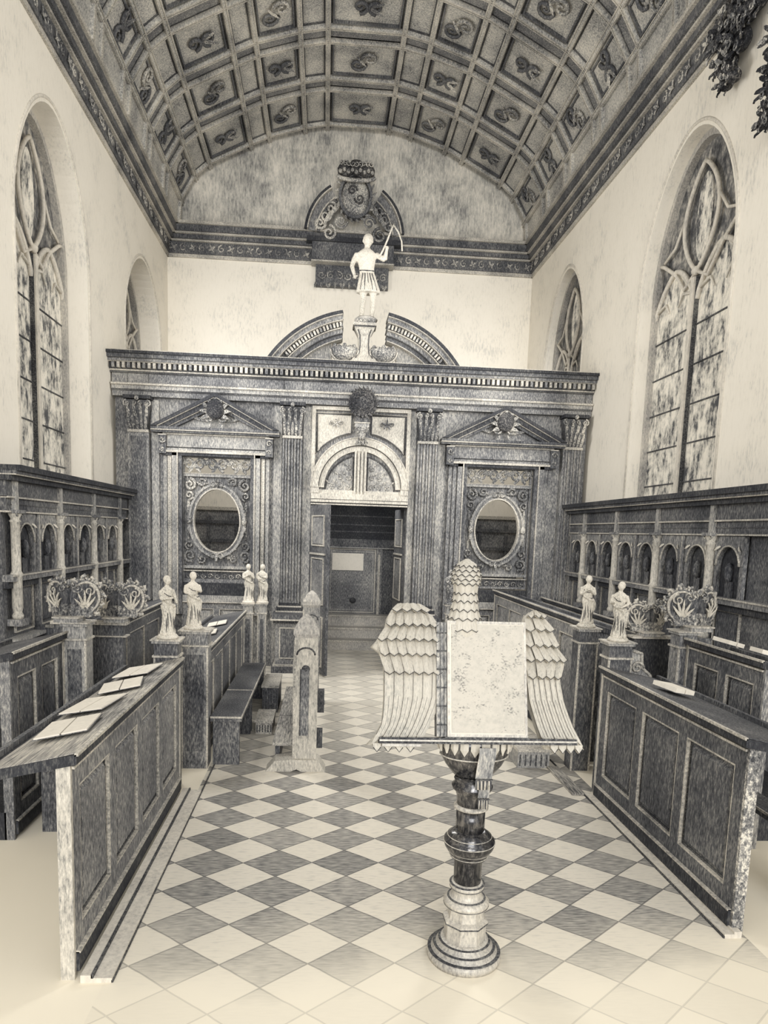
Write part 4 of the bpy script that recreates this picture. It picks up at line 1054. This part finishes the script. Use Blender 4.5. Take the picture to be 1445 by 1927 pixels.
m = MB('oak_mid'); Q = Pl((0, 5.06, 0), (1, 0, 0), (0, -1, 0))
m.poly(Q, [(2.38, 0), (2.38, 1.16), (2.46, 1.14), (2.47, 1.02), (2.54, .96), (2.58, .82), (2.58, 0)], -.03, .03)
m.m = 'edge'; m.tube([Q(x_, z_, .03) for x_, z_ in ((2.40, 1.15), (2.47, 1.13), (2.48, 1.02), (2.55, .96), (2.58, .84), (2.58, .1))], .014, 6); m.scroll(Q, 2.44, 1.02, .05, .04, 1.5, 0, 1, .25, 14)
m.build('ogee_end', dE)
dF = desk('high desk behind the three-panel desk, with two small pale books', 2.86, -1, 4.10, 5.0, 1.26, 2, .32, GD, 'oak_dark', endmat='oak')
end_post(dF, 2.77, 2.91, 5.04, 5.18, 0, 1.31, mat='oak')
poppyhead(Pl((0, 5.1, 0), (1, 0, 0), (0, -1, 0)), 2.93, 1.31, .46, dF)
dG = desk('further desk with long pale top edge, behind the slim praying statuette', 2.32, -1, 5.78, 8.9, 1.28, 5, .30, GD, 'oak')
end_post(dG, 2.17, 2.33, 5.54, 5.70, 0, 1.25, mat='oak_dark')
dH = desk('further high choir desk behind the half-hidden small scroll finial', 2.98, -1, 5.95, 8.9, 1.20, 5, .15, GD, 'oak_dark')
m = MB('oak_black'); m.box(2.70, 3.06, 5.66, 5.74, 0, 1.16); m.m = 'edge'; m.box(2.68, 3.08, 5.64, 5.76, 1.155, 1.175); m.build('end_panel', dH)
poppyhead(Pl((0, 5.7, 0), (1, 0, 0), (0, -1, 0)), 2.85, 1.175, .40, dH)

GB = 'plain oak benches in the choir'
bench('bench behind the near desk with papers, mostly hidden', -1.80, -1.58, 4.3, 5.0, .45, GB)
bench('long dark bench before the further desk with pages, near end open to the aisle', -.92, -.66, 5.60, 6.55, .42, GB)
bench('second dark bench, lined up behind the first one towards the screen', -.92, -.66, 6.58, 7.95, .42, GB)
bench('bench behind the three-panel desk beside the lectern, in shadow', 2.60, 2.76, 3.3, 4.9, .45, GB)

# the low pew in the aisle
PW = thing('aisle_pew', 'low aisle pew with a pale pointed bench end on a spreading foot', 'pew', (-.13, 5.6, 0))
for i, yy in enumerate((5.55, 7.75)):
    m = MB('oak_light' if i == 0 else 'oak_mid'); Q = Pl((0, yy, 0), (1, 0, 0), (0, -1, 0))
    m.poly(Q, [(-.225, .06), (-.235, .9), (-.225, 1.12), (-.12, 1.14), (-.035, 1.12), (-.03, .9), (-.03, .06)], -.05, .05)
    m.m = 'greystone'
    m.loft([[(-.13 + sx * w_, yy + sy * w_ * .6, z_) for sx, sy in ((-1, -1), (1, -1), (1, 1), (-1, 1))] for w_, z_ in ((.085, 1.12), (.105, 1.15), (.10, 1.19), (.055, 1.27), (.012, 1.31))])
    m.m = 'inkline'; m.tube([Q(-.13 + .075 * cos(a), .98 + .06 * sin(a), .052) for a in [i_ * PI / 8 for i_ in range(9)]], .008, 5)
    m.m = 'oak'; m.pbox(Q, -.17, -.10, .30, .86, .05, .058); m.m = 'inkline'; m.pbox(Q, -.175, -.165, .3, .86, .05, .062); m.ball(Q(-.13, .86, .05), .035, .01, .035, 8, 6)
    m.m = 'edge'; m.pbox(Q, -.228, -.212, .08, 1.1, .045, .056)
    e = m.build('bench_end', PW)
    ft = MB('oak_light' if i == 0 else 'oak_mid'); ft.poly(Q, [(-.445, 0), (-.37, .09), (-.25, .10), (-.03, .10), (.0, .08), (.05, 0), (-.15, .0), (-.19, .02), (-.24, .0)], -.09, .09); ft.build('foot', e)
m = MB('oak_dark'); m.box(-.15, -.09, 5.6, 7.7, .62, .80); m.box(-.15, -.09, 5.6, 7.7, .25, .42); m.box(-.03, .03, 6.0, 6.1, .36, .56); m.box(-.03, .02, 5.72, 5.8, .12, .28); m.build('rail', PW)
m = MB('board'); m.box(-.40, -.20, 5.62, 6.45, .17, .20); m.build('pew_seat', PW)
m = MB('board'); m.box(-.40, -.20, 6.48, 7.70, .17, .20); m.build('pew_seat', PW)
m = MB('oak_dark'); m.box(-.38, -.34, 5.65, 7.70, 0, .17); m.build('seat_riser', PW)
KB = [(-.64, -.47, 7.3, 7.9, .30, 'oak_dark', 'dark box kneeler beside the further end of the benches'), (-.63, -.47, 6.5, 6.9, .14, 'board', 'pale low kneeler on the tiles between bench and pew'), (1.72, 2.0, 5.6, 6.0, .17, 'oak_mid', 'ribbed low kneeler showing under the spread wing of the lectern')]
for x0, x1, y0, y1, z, mt, lab in KB:
    kn = thing('kneeler', lab, 'kneeler', ((x0 + x1) / 2, (y0 + y1) / 2, 0), 'low box kneelers')
    m = MB('edge'); m.box(x0 - .01, x1 + .01, y0 - .01, y1 + .01, z - .025, z); m.build('kneeler_top', kn)
    m = MB(mt); m.box(x0, x1, y0, y1, 0, z - .025)
    for i in range(6):
        a = x0 + (x1 - x0) * (i + .3) / 6; m.m = 'inkline'; m.box(a, a + .012, y0 - .004, y0, .02, z - .05)
    m.build('kneeler_body', kn)

# wooden kerbs along the aisle
m = MB('stone'); m.box(-1.02, -.97, 2.82, 5.0, 0, .035); m.box(-.97, -.885, 2.82, 5.0, 0, .022); m.m = 'inkline'; m.box(-.888, -.88, 2.82, 5.6, 0, .012); m.box(-.975, -.965, 2.82, 5.0, .02, .038); tag(m.build('trim_8'), 'pale kerb strip along the foot of the near desk with papers', 'kerb', kind='structure')
m = MB('stone'); m.box(2.08, 2.13, 3.1, 4.98, 0, .022); m.box(2.13, 2.17, 3.1, 4.98, 0, .035); m.m = 'inkline'; m.box(2.075, 2.082, 3.1, 5.8, 0, .014); m.m = 'board'; m.box(1.98, 2.08, 4.98, 5.6, 0, .02); tag(m.build('trim_9'), 'pale kerb strip along the foot of the three-panel desk', 'kerb', kind='structure')

# statuettes on the posts
GS = 'small carved figures on the desk posts'
for x, y, z, s, face, pose, lab in ((-1.155, 5.11, 1.16, .44, .9, 'reach', 'pale statuette reaching forward, on the post at the far end of the book-strewn desk'),
                                    (-1.06, 5.61, 1.16, .44, .5, 'fold', 'pale statuette hugging its chest, on the post of the further desk with pages'),
                                    (2.29, 5.07, 1.22, .43, -.7, 'reach', 'pale robed statuette with wide hem and stretched arms, on the post by the three-panel desk'),
                                    (2.25, 5.62, 1.25, .41, -.2, 'pray', 'slim pale statuette praying, at the near end of the desk with long pale top edge'),
                                    (-.94, 8.58, 1.06, .46, .4, 'pray', 'distant pale statuette before the screen, on the thin post ending the desk with pages'),):
    root = thing('statuette', lab, 'statuette', (x, y, z), GS)
    m = MB('statue'); m.lathe([(.075, 0), (.08, .012), (.065, .03), (.0, .032)], (x, y, z), 16); m.build('base', root)
    m = MB('statue'); T_ = figure(m, s, x, y, z + .025, face, pose); o = m.build('body', root); remesh(o, .006); folds(T_, s, root)
# twin figure beside the distant one and the one by the lectern head, each on its own post
for x, y, z, s, face, lab in ((-.77, 8.62, 1.06, .46, -.3, 'distant carved statuette twisting away, beside the fluted pilaster on its own thin post'), (1.70, 9.0, 1.06, .44, .2, 'dark small statuette mostly hidden behind the eagle head of the lectern')):
    pr = thing('statuette_post', 'thin turned post under the ' + ('distant twisting statuette' if x < 0 else 'statuette hidden by the eagle head'), 'post', (x, y, 0), 'thin statuette posts')
    end_post(pr, x - .05, x + .05, y - .05, y + .05, 0, z, mat='oak_mid', name='post_shaft')
    root = thing('statuette', lab, 'statuette', (x, y, z), GS)
    m = MB('statue' if x < 0 else 'carve'); m.lathe([(.075, 0), (.08, .012), (.065, .03), (.0, .032)], (x, y, z), 16); m.build('base', root)
    m = MB('statue' if x < 0 else 'carve'); T_ = figure(m, s, x, y, z + .025, face, 'fold'); o = m.build('body', root); remesh(o, .006); folds(T_, s, root)

# papers and books on the bookrests
def lying(nm, x, y, z, w, l, tilt, yaw, lab, cat, th=.008, grp=None):
    """thin booklet lying on a bookrest that slopes by tilt about Y"""
    root = thing(nm, lab, cat, (x, y, z), grp)
    u = Vector((cos(yaw), sin(yaw), tilt * cos(yaw))); v = Vector((-sin(yaw), cos(yaw), -tilt * sin(yaw))); n = u.cross(v)
    P = Pl((x, y, z), u, n, v)
    m = MB('paper'); m.pbox(P, -w / 2, -.004, -l / 2, l / 2, 0.001, th); m.pbox(P, .004, w / 2, -l / 2, l / 2, 0.001, th)
    m.build('pages', root)
    m = MB('oak_dark'); m.pbox(P, -w / 2 - .006, w / 2 + .006, -l / 2 - .006, l / 2 + .006, -.002, .001); m.build('book_cover', root)
for i, (y, x, yaw, lab) in enumerate(((3.3, -1.22, .1, 'open book nearest the bright corner on the papered near desk'), (3.75, -1.25, -.15, 'second open book along the papered near desk'), (4.2, -1.23, .2, 'third open book along the papered near desk, skewed'), (4.65, -1.25, -.1, 'open book next to the post with the reaching statuette'))):
    lying('hymn_book', x, y, 1.044 - .19 * (-1.02 - x) + .004, .24, .30, .19, yaw, lab, 'book', grp='open books on the papered near desk')
for y, lab in ((6.1, 'open pages nearest on the further desk behind the bench'), (6.75, 'open pages in the middle of the further desk behind the bench'), (7.45, 'open pages towards the screen on the further desk behind the bench')):
    lying('hymn_book', -1.15, y, .974 - .22 * .15 + .006, .2, .34, .22, .1, lab, 'book', grp='open books on the further desk')
lying('hymn_book', 2.32, 4.25, 1.044 - .2 * .15 + .012, .16, .2, -.2, .3, 'pale book lying on the three-panel desk', 'book', .03)
lying('hymn_book', 2.98, 4.75, 1.27 - .2 * .1 + .012, .14, .16, -.25, .2, 'small pale book near the big twin-lobed finial', 'book', .03)
lying('hymn_book', 2.98, 4.32, 1.27 - .2 * .1 + .012, .14, .16, -.25, -.1, 'small pale book on the high desk, close to the picture edge', 'book', .03)

# ------------------------------------------------------------------ eagle lectern
LX, LY = .71, 2.99
E = thing('eagle_lectern', 'tall eagle lectern with pale feathered wings on a dark turned column in the aisle', 'lectern', (LX, LY, 0))
m = MB('brass_pale')
m.lathe([(.172, 0), (.176, .02), (.168, .04), (.146, .05), (.144, .065), (.122, .075), (.120, .09), (.103, .10)], (LX, LY, 0), 40)
m.m = 'inkline'
for r, z in ((.170, .042), (.145, .066), (.121, .091)): m.lathe([(r, z - .002), (r + .003, z), (r, z + .003)], (LX, LY, 0), 40)
m.build('base', E)
m = MB('brass_pale'); m.lathe([(.101, .10), (.099, .175), (.108, .182), (.108, .195), (.088, .205), (.080, .26)], (LX, LY, 0), 8, ph=PI / 8); 
m.m = 'inkline'; m.lathe([(.109, .180), (.111, .184), (.109, .187)], (LX, LY, 0), 8, ph=PI / 8)
m.build('octagonal_plinth', E)
m = MB('brass_pale'); m.lathe([(.08, .255), (.105, .27), (.108, .285), (.09, .30), (.072, .31), (.068, .34), (.080, .355), (.082, .37), (.064, .38)], (LX, LY, 0), 36); m.m = 'inkline'
for r, z in ((.106, .268), (.090, .302), (.0805, .352), (.0825, .372)): m.lathe([(r - .002, z - .003), (r + .001, z), (r - .002, z + .003)], (LX, LY, 0), 36)
m.build('lower_collar', E)
m = MB('brass'); m.lathe([(.064, .375), (.066, .49), (.088, .505), (.09, .52), (.098, .53), (.112, .55), (.119, .57), (.117, .59), (.10, .60), (.102, .61), (.082, .625), (.068, .635)], (LX, LY, 0), 40)
m.m = 'edge'
for r, z in ((.0895, .512), (.1005, .535), (.119, .578), (.1025, .607)): m.lathe([(r, z - .002), (r + .002, z), (r, z + .002)], (LX, LY, 0), 40)
m.build('shaft_knop', E)
m = MB('brass'); m.lathe([(.067, .63), (.067, .735)], (LX, LY, 0), 36); m.m = 'edge'; m.lathe([(.067, .735), (.080, .742), (.080, .752), (.066, .758)], (LX, LY, 0), 36)
m.m = 'brass'; m.lathe([(.066, .757), (.070, .80), (.076, .82), (.092, .835), (.095, .85), (.078, .865), (.085, .88)], (LX, LY, 0), 36); m.build('upper_shaft', E)
m = MB('brass'); m.lathe([(.075, .872), (.095, .895), (.125, .935), (.150, .985), (.160, 1.04), (.158, 1.075), (.12, 1.09), (.05, 1.095)], (LX + .012, LY + .05, 0), 40, 1.06, .8)
m.m = 'edge'; m.lathe([(.1495, .978), (.1535, .981), (.152, .985)], (LX + .012, LY + .05, 0), 40, 1.06, .8); m.lathe([(.086, .886), (.089, .888), (.09, .892)], (LX + .012, LY + .05, 0), 40, 1.06, .8)
m.m = 'gilt'
for i in range(22):
    an = 2 * PI * i / 22; cxx, cyy = LX + .012, LY + .05
    def bq(a, z, r): return (cxx + r * 1.06 * cos(a), cyy + r * .8 * sin(a), z)
    for q_ in ((1.07, .163, 1.035, .164, 1.005, .158),):
        w_ = .115; L = [[bq(an - w_, q_[0], q_[1]), bq(an, q_[0], q_[1] + .006), bq(an + w_, q_[0], q_[1]), bq(an, q_[0], q_[1] - .01)], [bq(an - w_, q_[2], q_[3]), bq(an, q_[2], q_[3] + .007), bq(an + w_, q_[2], q_[3]), bq(an, q_[2], q_[3] - .01)], [bq(an - .01, q_[4], q_[5]), bq(an, q_[4], q_[5] + .004), bq(an + .01, q_[4], q_[5]), bq(an, q_[4], q_[5] - .004)]]
        m.loft(L)
m.build('eagle_breast', E)

tiltY = .28          # the book board leans back
BY = LY - .05
def LPt(x, z, d=0):   # lectern board plane through (z=1.08), leaning back
    return Vector((x, BY + (z - 1.08) * tiltY - d, z))
class LP_:
    u = Vector((1, 0, 0)); v = Vector((0, tiltY, 1)).normalized(); n = Vector((0, -1, tiltY)).normalized()
    def __call__(s, a, b, d=0): return LPt(a, b, 0) + s.n * d
LP = LP_()
m = MB('brass'); m.pbox(LP, .57, .93, 1.09, 1.58, -.06, -.03); m.m = 'brass'; m.pbox(LP, .66, .76, 1.02, 1.12, -.12, -.03); m.build('book_board', E)
m = MB('inkline'); m.pbox(LP, .262, 1.155, 1.062, 1.088, -.03, .05); m.m = 'brass_pale'; m.pbox(LP, .262, 1.155, 1.072, 1.079, .05, .054); m.m = 'brass_pale'; m.pbox(LP, .275, .45, 1.05, 1.062, 0, .04)
m.build('book_ledge', E)

def interp(tab, z):
    for (z0, a0, b0), (z1, a1, b1) in zip(tab, tab[1:]):
        if z0 <= z <= z1: t = (z - z0) / (z1 - z0); return a0 + (a1 - a0) * t, b0 + (b1 - b0) * t
    return (tab[0][1:] if z < tab[0][0] else tab[-1][1:])
def wing(tab, side, rows, zlong):
    """tab rows: z, outer x, inner x;  side -1 = left of the book"""
    m = MB('gilt')
    # body of the wing, a thick cushion shape
    loops = []
    for z, a, b in tab:
        lo, hi = min(a, b), max(a, b); c, w = (lo + hi) / 2, (hi - lo) / 2
        th = .030 + .02 * min(1, max(0, (z - 1.1) / .3))
        if z == tab[-1][0]: th = .012
        loops.append([LP(c + w * cos(2 * PI * j / 16), z, -.05 + th * sin(2 * PI * j / 16)) for j in range(16)])
    m.smooth = True; m.loft(loops); m.smooth = False
    # long flight feathers
    n = 6
    for i in range(n):
        def edge(z, t):
            a, b = interp(tab, z); return b + (a - b) * t
        L = []
        zb = 1.055 - .012 * (i % 2) + (0.0 if i < n - 1 else .015)
        for k in range(9):
            t = k / 8; z = zlong + .02 + (zb - zlong - .02) * t
            e0, e1 = edge(z, i / n), edge(z, (i + 1) / n)
            if k == 8: mid = (e0 + e1) / 2; e0 = mid + (e0 - mid) * .25; e1 = mid + (e1 - mid) * .25
            d = .004 + .03 * max(0, t - .75)
            L.append([LP(e0, z, d), LP((e0 * 2 + e1) / 3, z, d + .004), LP((e0 + 2 * e1) / 3, z, d + .004), LP(e1, z, d), LP((e0 + e1) / 2, z, d - .01)])
        m.m = 'gilt'; m.loft(L)
        m.m = 'inkline'; m.tube([Vector(L[k][3]) + LP.n * .006 for k in range(8)], .0010, 4)
        m.tube([(Vector(L[k][1]) + Vector(L[k][2])) / 2 + LP.n * .001 for k in range(3, 8)], .0006, 4)
    # covert rows with pointed tips
    for r, (zt, zb) in enumerate(rows):
        a, b = interp(tab, zb + .01); a2, b2 = interp(tab, zt)
        n = max(3, int(round(abs(a - b) / .042)))
        for i in range(n):
            t0, t1 = i / n, (i + 1) / n
            x0, x1 = b + (a - b) * t0, b + (a - b) * t1; u0, u1 = b2 + (a2 - b2) * t0, b2 + (a2 - b2) * t1
            xm, um = (x0 + x1) / 2, (u0 + u1) / 2; dd = .008 + .002 * (i % 2)
            bulge = .028 * (1 - (2 * (i + .5) / n - 1) ** 2)
            top, bot = dd - .01 + bulge, dd + .012 + bulge
            L = [[LP(u0, zt, top - .02), LP(um, zt, top), LP(u1, zt, top - .02), LP(um, zt, -.05)],
                 [LP(x0, zb + .014, bot - .006), LP(xm, zb + .014, bot + .006), LP(x1, zb + .014, bot - .006), LP(xm, zb + .014, -.05)],
                 [LP(xm - (xm - x0) * .1, zb, bot - .001), LP(xm, zb, bot + .001), LP(xm + (x1 - xm) * .1, zb, bot - .001), LP(xm, zb, -.02)]]
            m.m = 'gilt'; m.loft(L)
            m.m = 'inkline'; m.tube([LP(x0, zb + .014, bot + .001), LP(xm, zb, bot + .003), LP(x1, zb + .014, bot + .001)], .0017, 4)
            m.tube([LP(x1, zb + .014, bot - .002), LP(x1 + (u1 - x1) * .5, (zt + zb) / 2, (top + bot) / 2 - .008)], .0008, 4)
    # tips curling under the ledge
    for i in range(4):
        a, b = interp(tab, 1.07); x = b + (a - b) * (.25 + i * .21)
        m.m = 'gilt'; m.poly(LP, [(x - .018, 1.062), (x + .018, 1.062), (x + .016, 1.045), (x, 1.025), (x - .016, 1.045)], .0, .02)
        m.m = 'inkline'; m.tube([LP(x - .017, 1.045, .021), LP(x, 1.025, .021), LP(x + .017, 1.045, .021)], .0018, 4)
    return m.build('wing', E)
LTAB = [(1.05, .205, .46), (1.09, .245, .465), (1.15, .278, .50), (1.25, .285, .545), (1.35, .285, .548), (1.42, .28, .548), (1.455, .258, .548), (1.48, .222, .548), (1.505, .245, .545), (1.56, .285, .535), (1.61, .295, .52), (1.65, .318, .488), (1.682, .35, .445)]
RTAB = [(1.04, 1.225, 1.03), (1.08, 1.185, 1.01), (1.15, 1.15, .985), (1.25, 1.115, .955), (1.35, 1.10, .945), (1.40, 1.10, .94), (1.435, 1.135, .94), (1.455, 1.13, .938), (1.50, 1.09, .935), (1.56, 1.075, .932), (1.60, 1.06, .935), (1.635, 1.03, .95), (1.655, 1.0, .975)]
wing(LTAB, -1, [(1.45, 1.355), (1.515, 1.435), (1.57, 1.50), (1.63, 1.565), (1.675, 1.63)], 1.37)
wing(RTAB, 1, [(1.43, 1.345), (1.50, 1.42), (1.57, 1.485), (1.62, 1.555), (1.655, 1.615)], 1.36)
# head and neck seen from behind
m = MB('gilt'); hx, hy = .655, LY + .10
NS = [(1.50, .085, .075), (1.60, .075, .07), (1.64, .062, .06), (1.68, .056, .055), (1.72, .051, .05), (1.75, .047, .048), (1.765, .055, .058), (1.79, .062, .064), (1.82, .062, .066), (1.85, .05, .055), (1.875, .03, .035), (1.89, .008, .01)]
m.smooth = True; m.loft([[(hx + rx * cos(2 * PI * j / 20), hy + ry * sin(2 * PI * j / 20), z) for j in range(20)] for z, rx, ry in NS]); m.smooth = False
for r, z in enumerate((1.56, 1.61, 1.65, 1.69, 1.725, 1.77, 1.79, 1.81, 1.83, 1.85)):
    def rad(zz):
        for (z0, a0, b0), (z1, a1, b1) in zip(NS, NS[1:]):
            if z0 <= zz <= z1: t = (zz - z0) / (z1 - z0); return a0 + (a1 - a0) * t, b0 + (b1 - b0) * t
        return .01, .01
    n = 12
    for i in range(n):
        an = 2 * PI * (i + .5 * (r % 2)) / n; h = .05 if z < 1.74 else .028
        def q(a, zz, e): rx, ry = rad(zz); return Vector((hx + (rx + e) * cos(a), hy + (ry + e) * sin(a), zz))
        w_ = PI / n * .98
        L = [[q(an - w_, z + h, .0), q(an, z + h, .002), q(an + w_, z + h, .0), q(an, z + h, -.01)], [q(an - w_, z + .012, .005), q(an, z + .012, .008), q(an + w_, z + .012, .005), q(an, z + .012, -.01)], [q(an - .02, z, .008), q(an, z, .009), q(an + .02, z, .008), q(an, z, -.005)]]
        m.m = 'gilt'; m.loft(L); m.m = 'inkline'; m.tube([q(an - w_, z + .012, .007), q(an, z, .011), q(an + w_, z + .012, .007)], .0018, 4)
m.m = 'brass_pale'; m.loft([[(hx + .016 * cos(2 * PI * j / 10) * k_, hy + .06 + dy, 1.82 + dz + .02 * k_ * sin(2 * PI * j / 10)) for j in range(10)] for dy, dz, k_ in ((0, 0, 1), (.03, -.002, .9), (.055, -.015, .6), (.065, -.035, .1))])
m.build('eagle_head', E)

# the book on the board
B = thing('bible', 'big pale book with faint decorated page, propped open on the eagle lectern', 'book', (.745, BY, 1.09))
m = MB('paper'); m.pbox(LP, .570, .925, 1.098, 1.592, .0, .045)
m.m = 'brass_pale'; m.frame(LP, .566, .930, 1.092, 1.596, .012, .040, .0475); m.build('text_block', B)
m = MB('page'); m.pbox(LP, .585, .915, 1.11, 1.58, .045, .0485); m.build('page', B)
m = MB('oak_mid'); m.pbox(LP, .520, .566, 1.092, 1.59, -.028, .03); m.m = 'inkline'
for a in (.535, .552, .566): m.pbox(LP, a, a + .003, 1.092, 1.59, .03, .034)
for b in (1.14, 1.22, 1.30, 1.38, 1.46, 1.54): m.pbox(LP, .52, .566, b, b + .006, .03, .035)
m.m = 'oak_light'; m.pbox(LP, .566, .932, 1.090, 1.598, -.028, .0); m.m = 'inkline'; m.pbox(LP, .555, .932, 1.086, 1.092, -.02, .052)
m.build('book_cover', B)

# ribbons hanging from the book
def ribbon(x, z0, z1, w, lab, y):
    root = thing('bookmark_ribbon', lab, 'bookmark', (x, y, z0), 'bookmark ribbons under the book')
    m = MB('oak_mid'); m.loft([[(x - w / 2 + dx, y + dy, z), (x + w / 2 + dx, y + dy, z), (x + w / 2 + dx, y + dy + .004, z), (x - w / 2 + dx, y + dy + .004, z)] for z, dx, dy in ((z0, 0, .0), (z0 - .03, .0, -.006), ((z0 + z1) / 2 + .02, -.006, -.004), (z1 + .05, -.012, .0))])
    m.m = 'inkline'; m.pbox(Pl((0, y - .008, 0), (1, 0, 0), (0, -1, 0)), x - w / 2 - .012, x + w / 2 - .012, z1 + .046, z1 + .052, 0, .008); m.build('band', root)
    f_ = MB('edge')
    for i in range(9):
        a = x - .012 - w / 2 + w * (i + .5) / 9; f_.m = 'statue' if i % 2 else 'oak_dark'; f_.tube([(a, y, z1 + .05), (a + random.uniform(-.003, .003), y - .003, z1)], w / 20, 5)
    f_.build('fringe', root)
ribbon(.742, 1.065, .875, .075, 'broad dark ribbon with fringed end, hanging before the eagle breast', BY - .075)
ribbon(.752, .99, .775, .05, 'narrower ribbon reaching lower to the turned shaft', BY - .050)

# ------------------------------------------------------------------ camera
R_ = [[0.9973461190266444, -0.0653314147111624, 0.03213292881653505], [0.02374839287441522, -0.12528786119839988, -0.9918361586835867], [0.06882392533394778, 0.989967048991111, -0.123403846023771]]
r, d, fw = (Vector(x) for x in R_)
cam = bpy.data.cameras.new('camera'); co = bpy.data.objects.new('camera', cam); COL.objects.link(co)
mat = Matrix.Identity(4)
for i in range(3):
    mat[i][0] = r[i]; mat[i][1] = -d[i]; mat[i][2] = -fw[i]
mat[0][3], mat[1][3], mat[2][3] = 0, 0, 2.0
co.matrix_world = mat
cam.sensor_fit = 'HORIZONTAL'; cam.sensor_width = 36
cam.lens = 1276.76 / 1445 * 36
cam.shift_x = (722.5 - 695.63) / 1445; cam.shift_y = (1159.14 - 963.5) / 1445
cam.clip_start = .05
SC.camera = co

# ------------------------------------------------------------------ light: sky through the open end, window lamps and added fill lamps
w = bpy.data.worlds.new('sky'); SC.world = w; w.use_nodes = True
bg = w.node_tree.nodes['Background']; bg.inputs[0].default_value = (1, .99, .965, 1); bg.inputs[1].default_value = .75
def area(name, loc, target, size, sy, power, col=(1, .99, .965)):
    l = bpy.data.lights.new(name, 'AREA'); l.shape = 'RECTANGLE'; l.size = size; l.size_y = sy; l.energy = power; l.color = col
    o = bpy.data.objects.new(name, l); COL.objects.link(o); o.location = loc
    o.rotation_euler = (Vector(target) - Vector(loc)).to_track_quat('-Z', 'Y').to_euler(); return o
area('front_fill_light', (.4, -14, 6.5), (.4, 9, 3.6), 9, 9, 2300)  # added fill from behind the camera; no window stands there
area('window_light', (XL + .5, 7.9, 4.2), (3.5, 7.9, 3.0), 1.6, 3, 150)
area('window_light', (XR - .5, 7.5, 4.2), (-2.9, 7.5, 3.0), 1.6, 3, 150)
area('window_light', (XL + .3, 11.5, 5.2), (2, 13.1, 5.5), 1.2, 1.5, 16)
area('window_light', (XR - .3, 11.3, 5.2), (-1, 13.1, 5.5), 1.2, 1.5, 16)
area('lobby_fill_light', (.5, 10.4, 2.55), (.4, 12, .8), .9, .5, 14)  # added lamp to brighten the inner door and notice, no fixture modelled
area('antechapel_fill_light', (-1.6, 10.9, 4.6), (-1.6, 13.1, 2.6), 1.4, 1, 20)  # this and the next: added lamps brightening the end wall behind the openwork
area('antechapel_fill_light', (2.5, 10.9, 4.6), (2.5, 13.1, 2.6), 1.4, 1, 20)
SC.view_settings.view_transform = 'Standard'
SC.view_settings.look = 'None'
SC.view_settings.gamma = 1
SC.view_settings.use_curve_mapping = False
SC.view_settings.exposure = .1
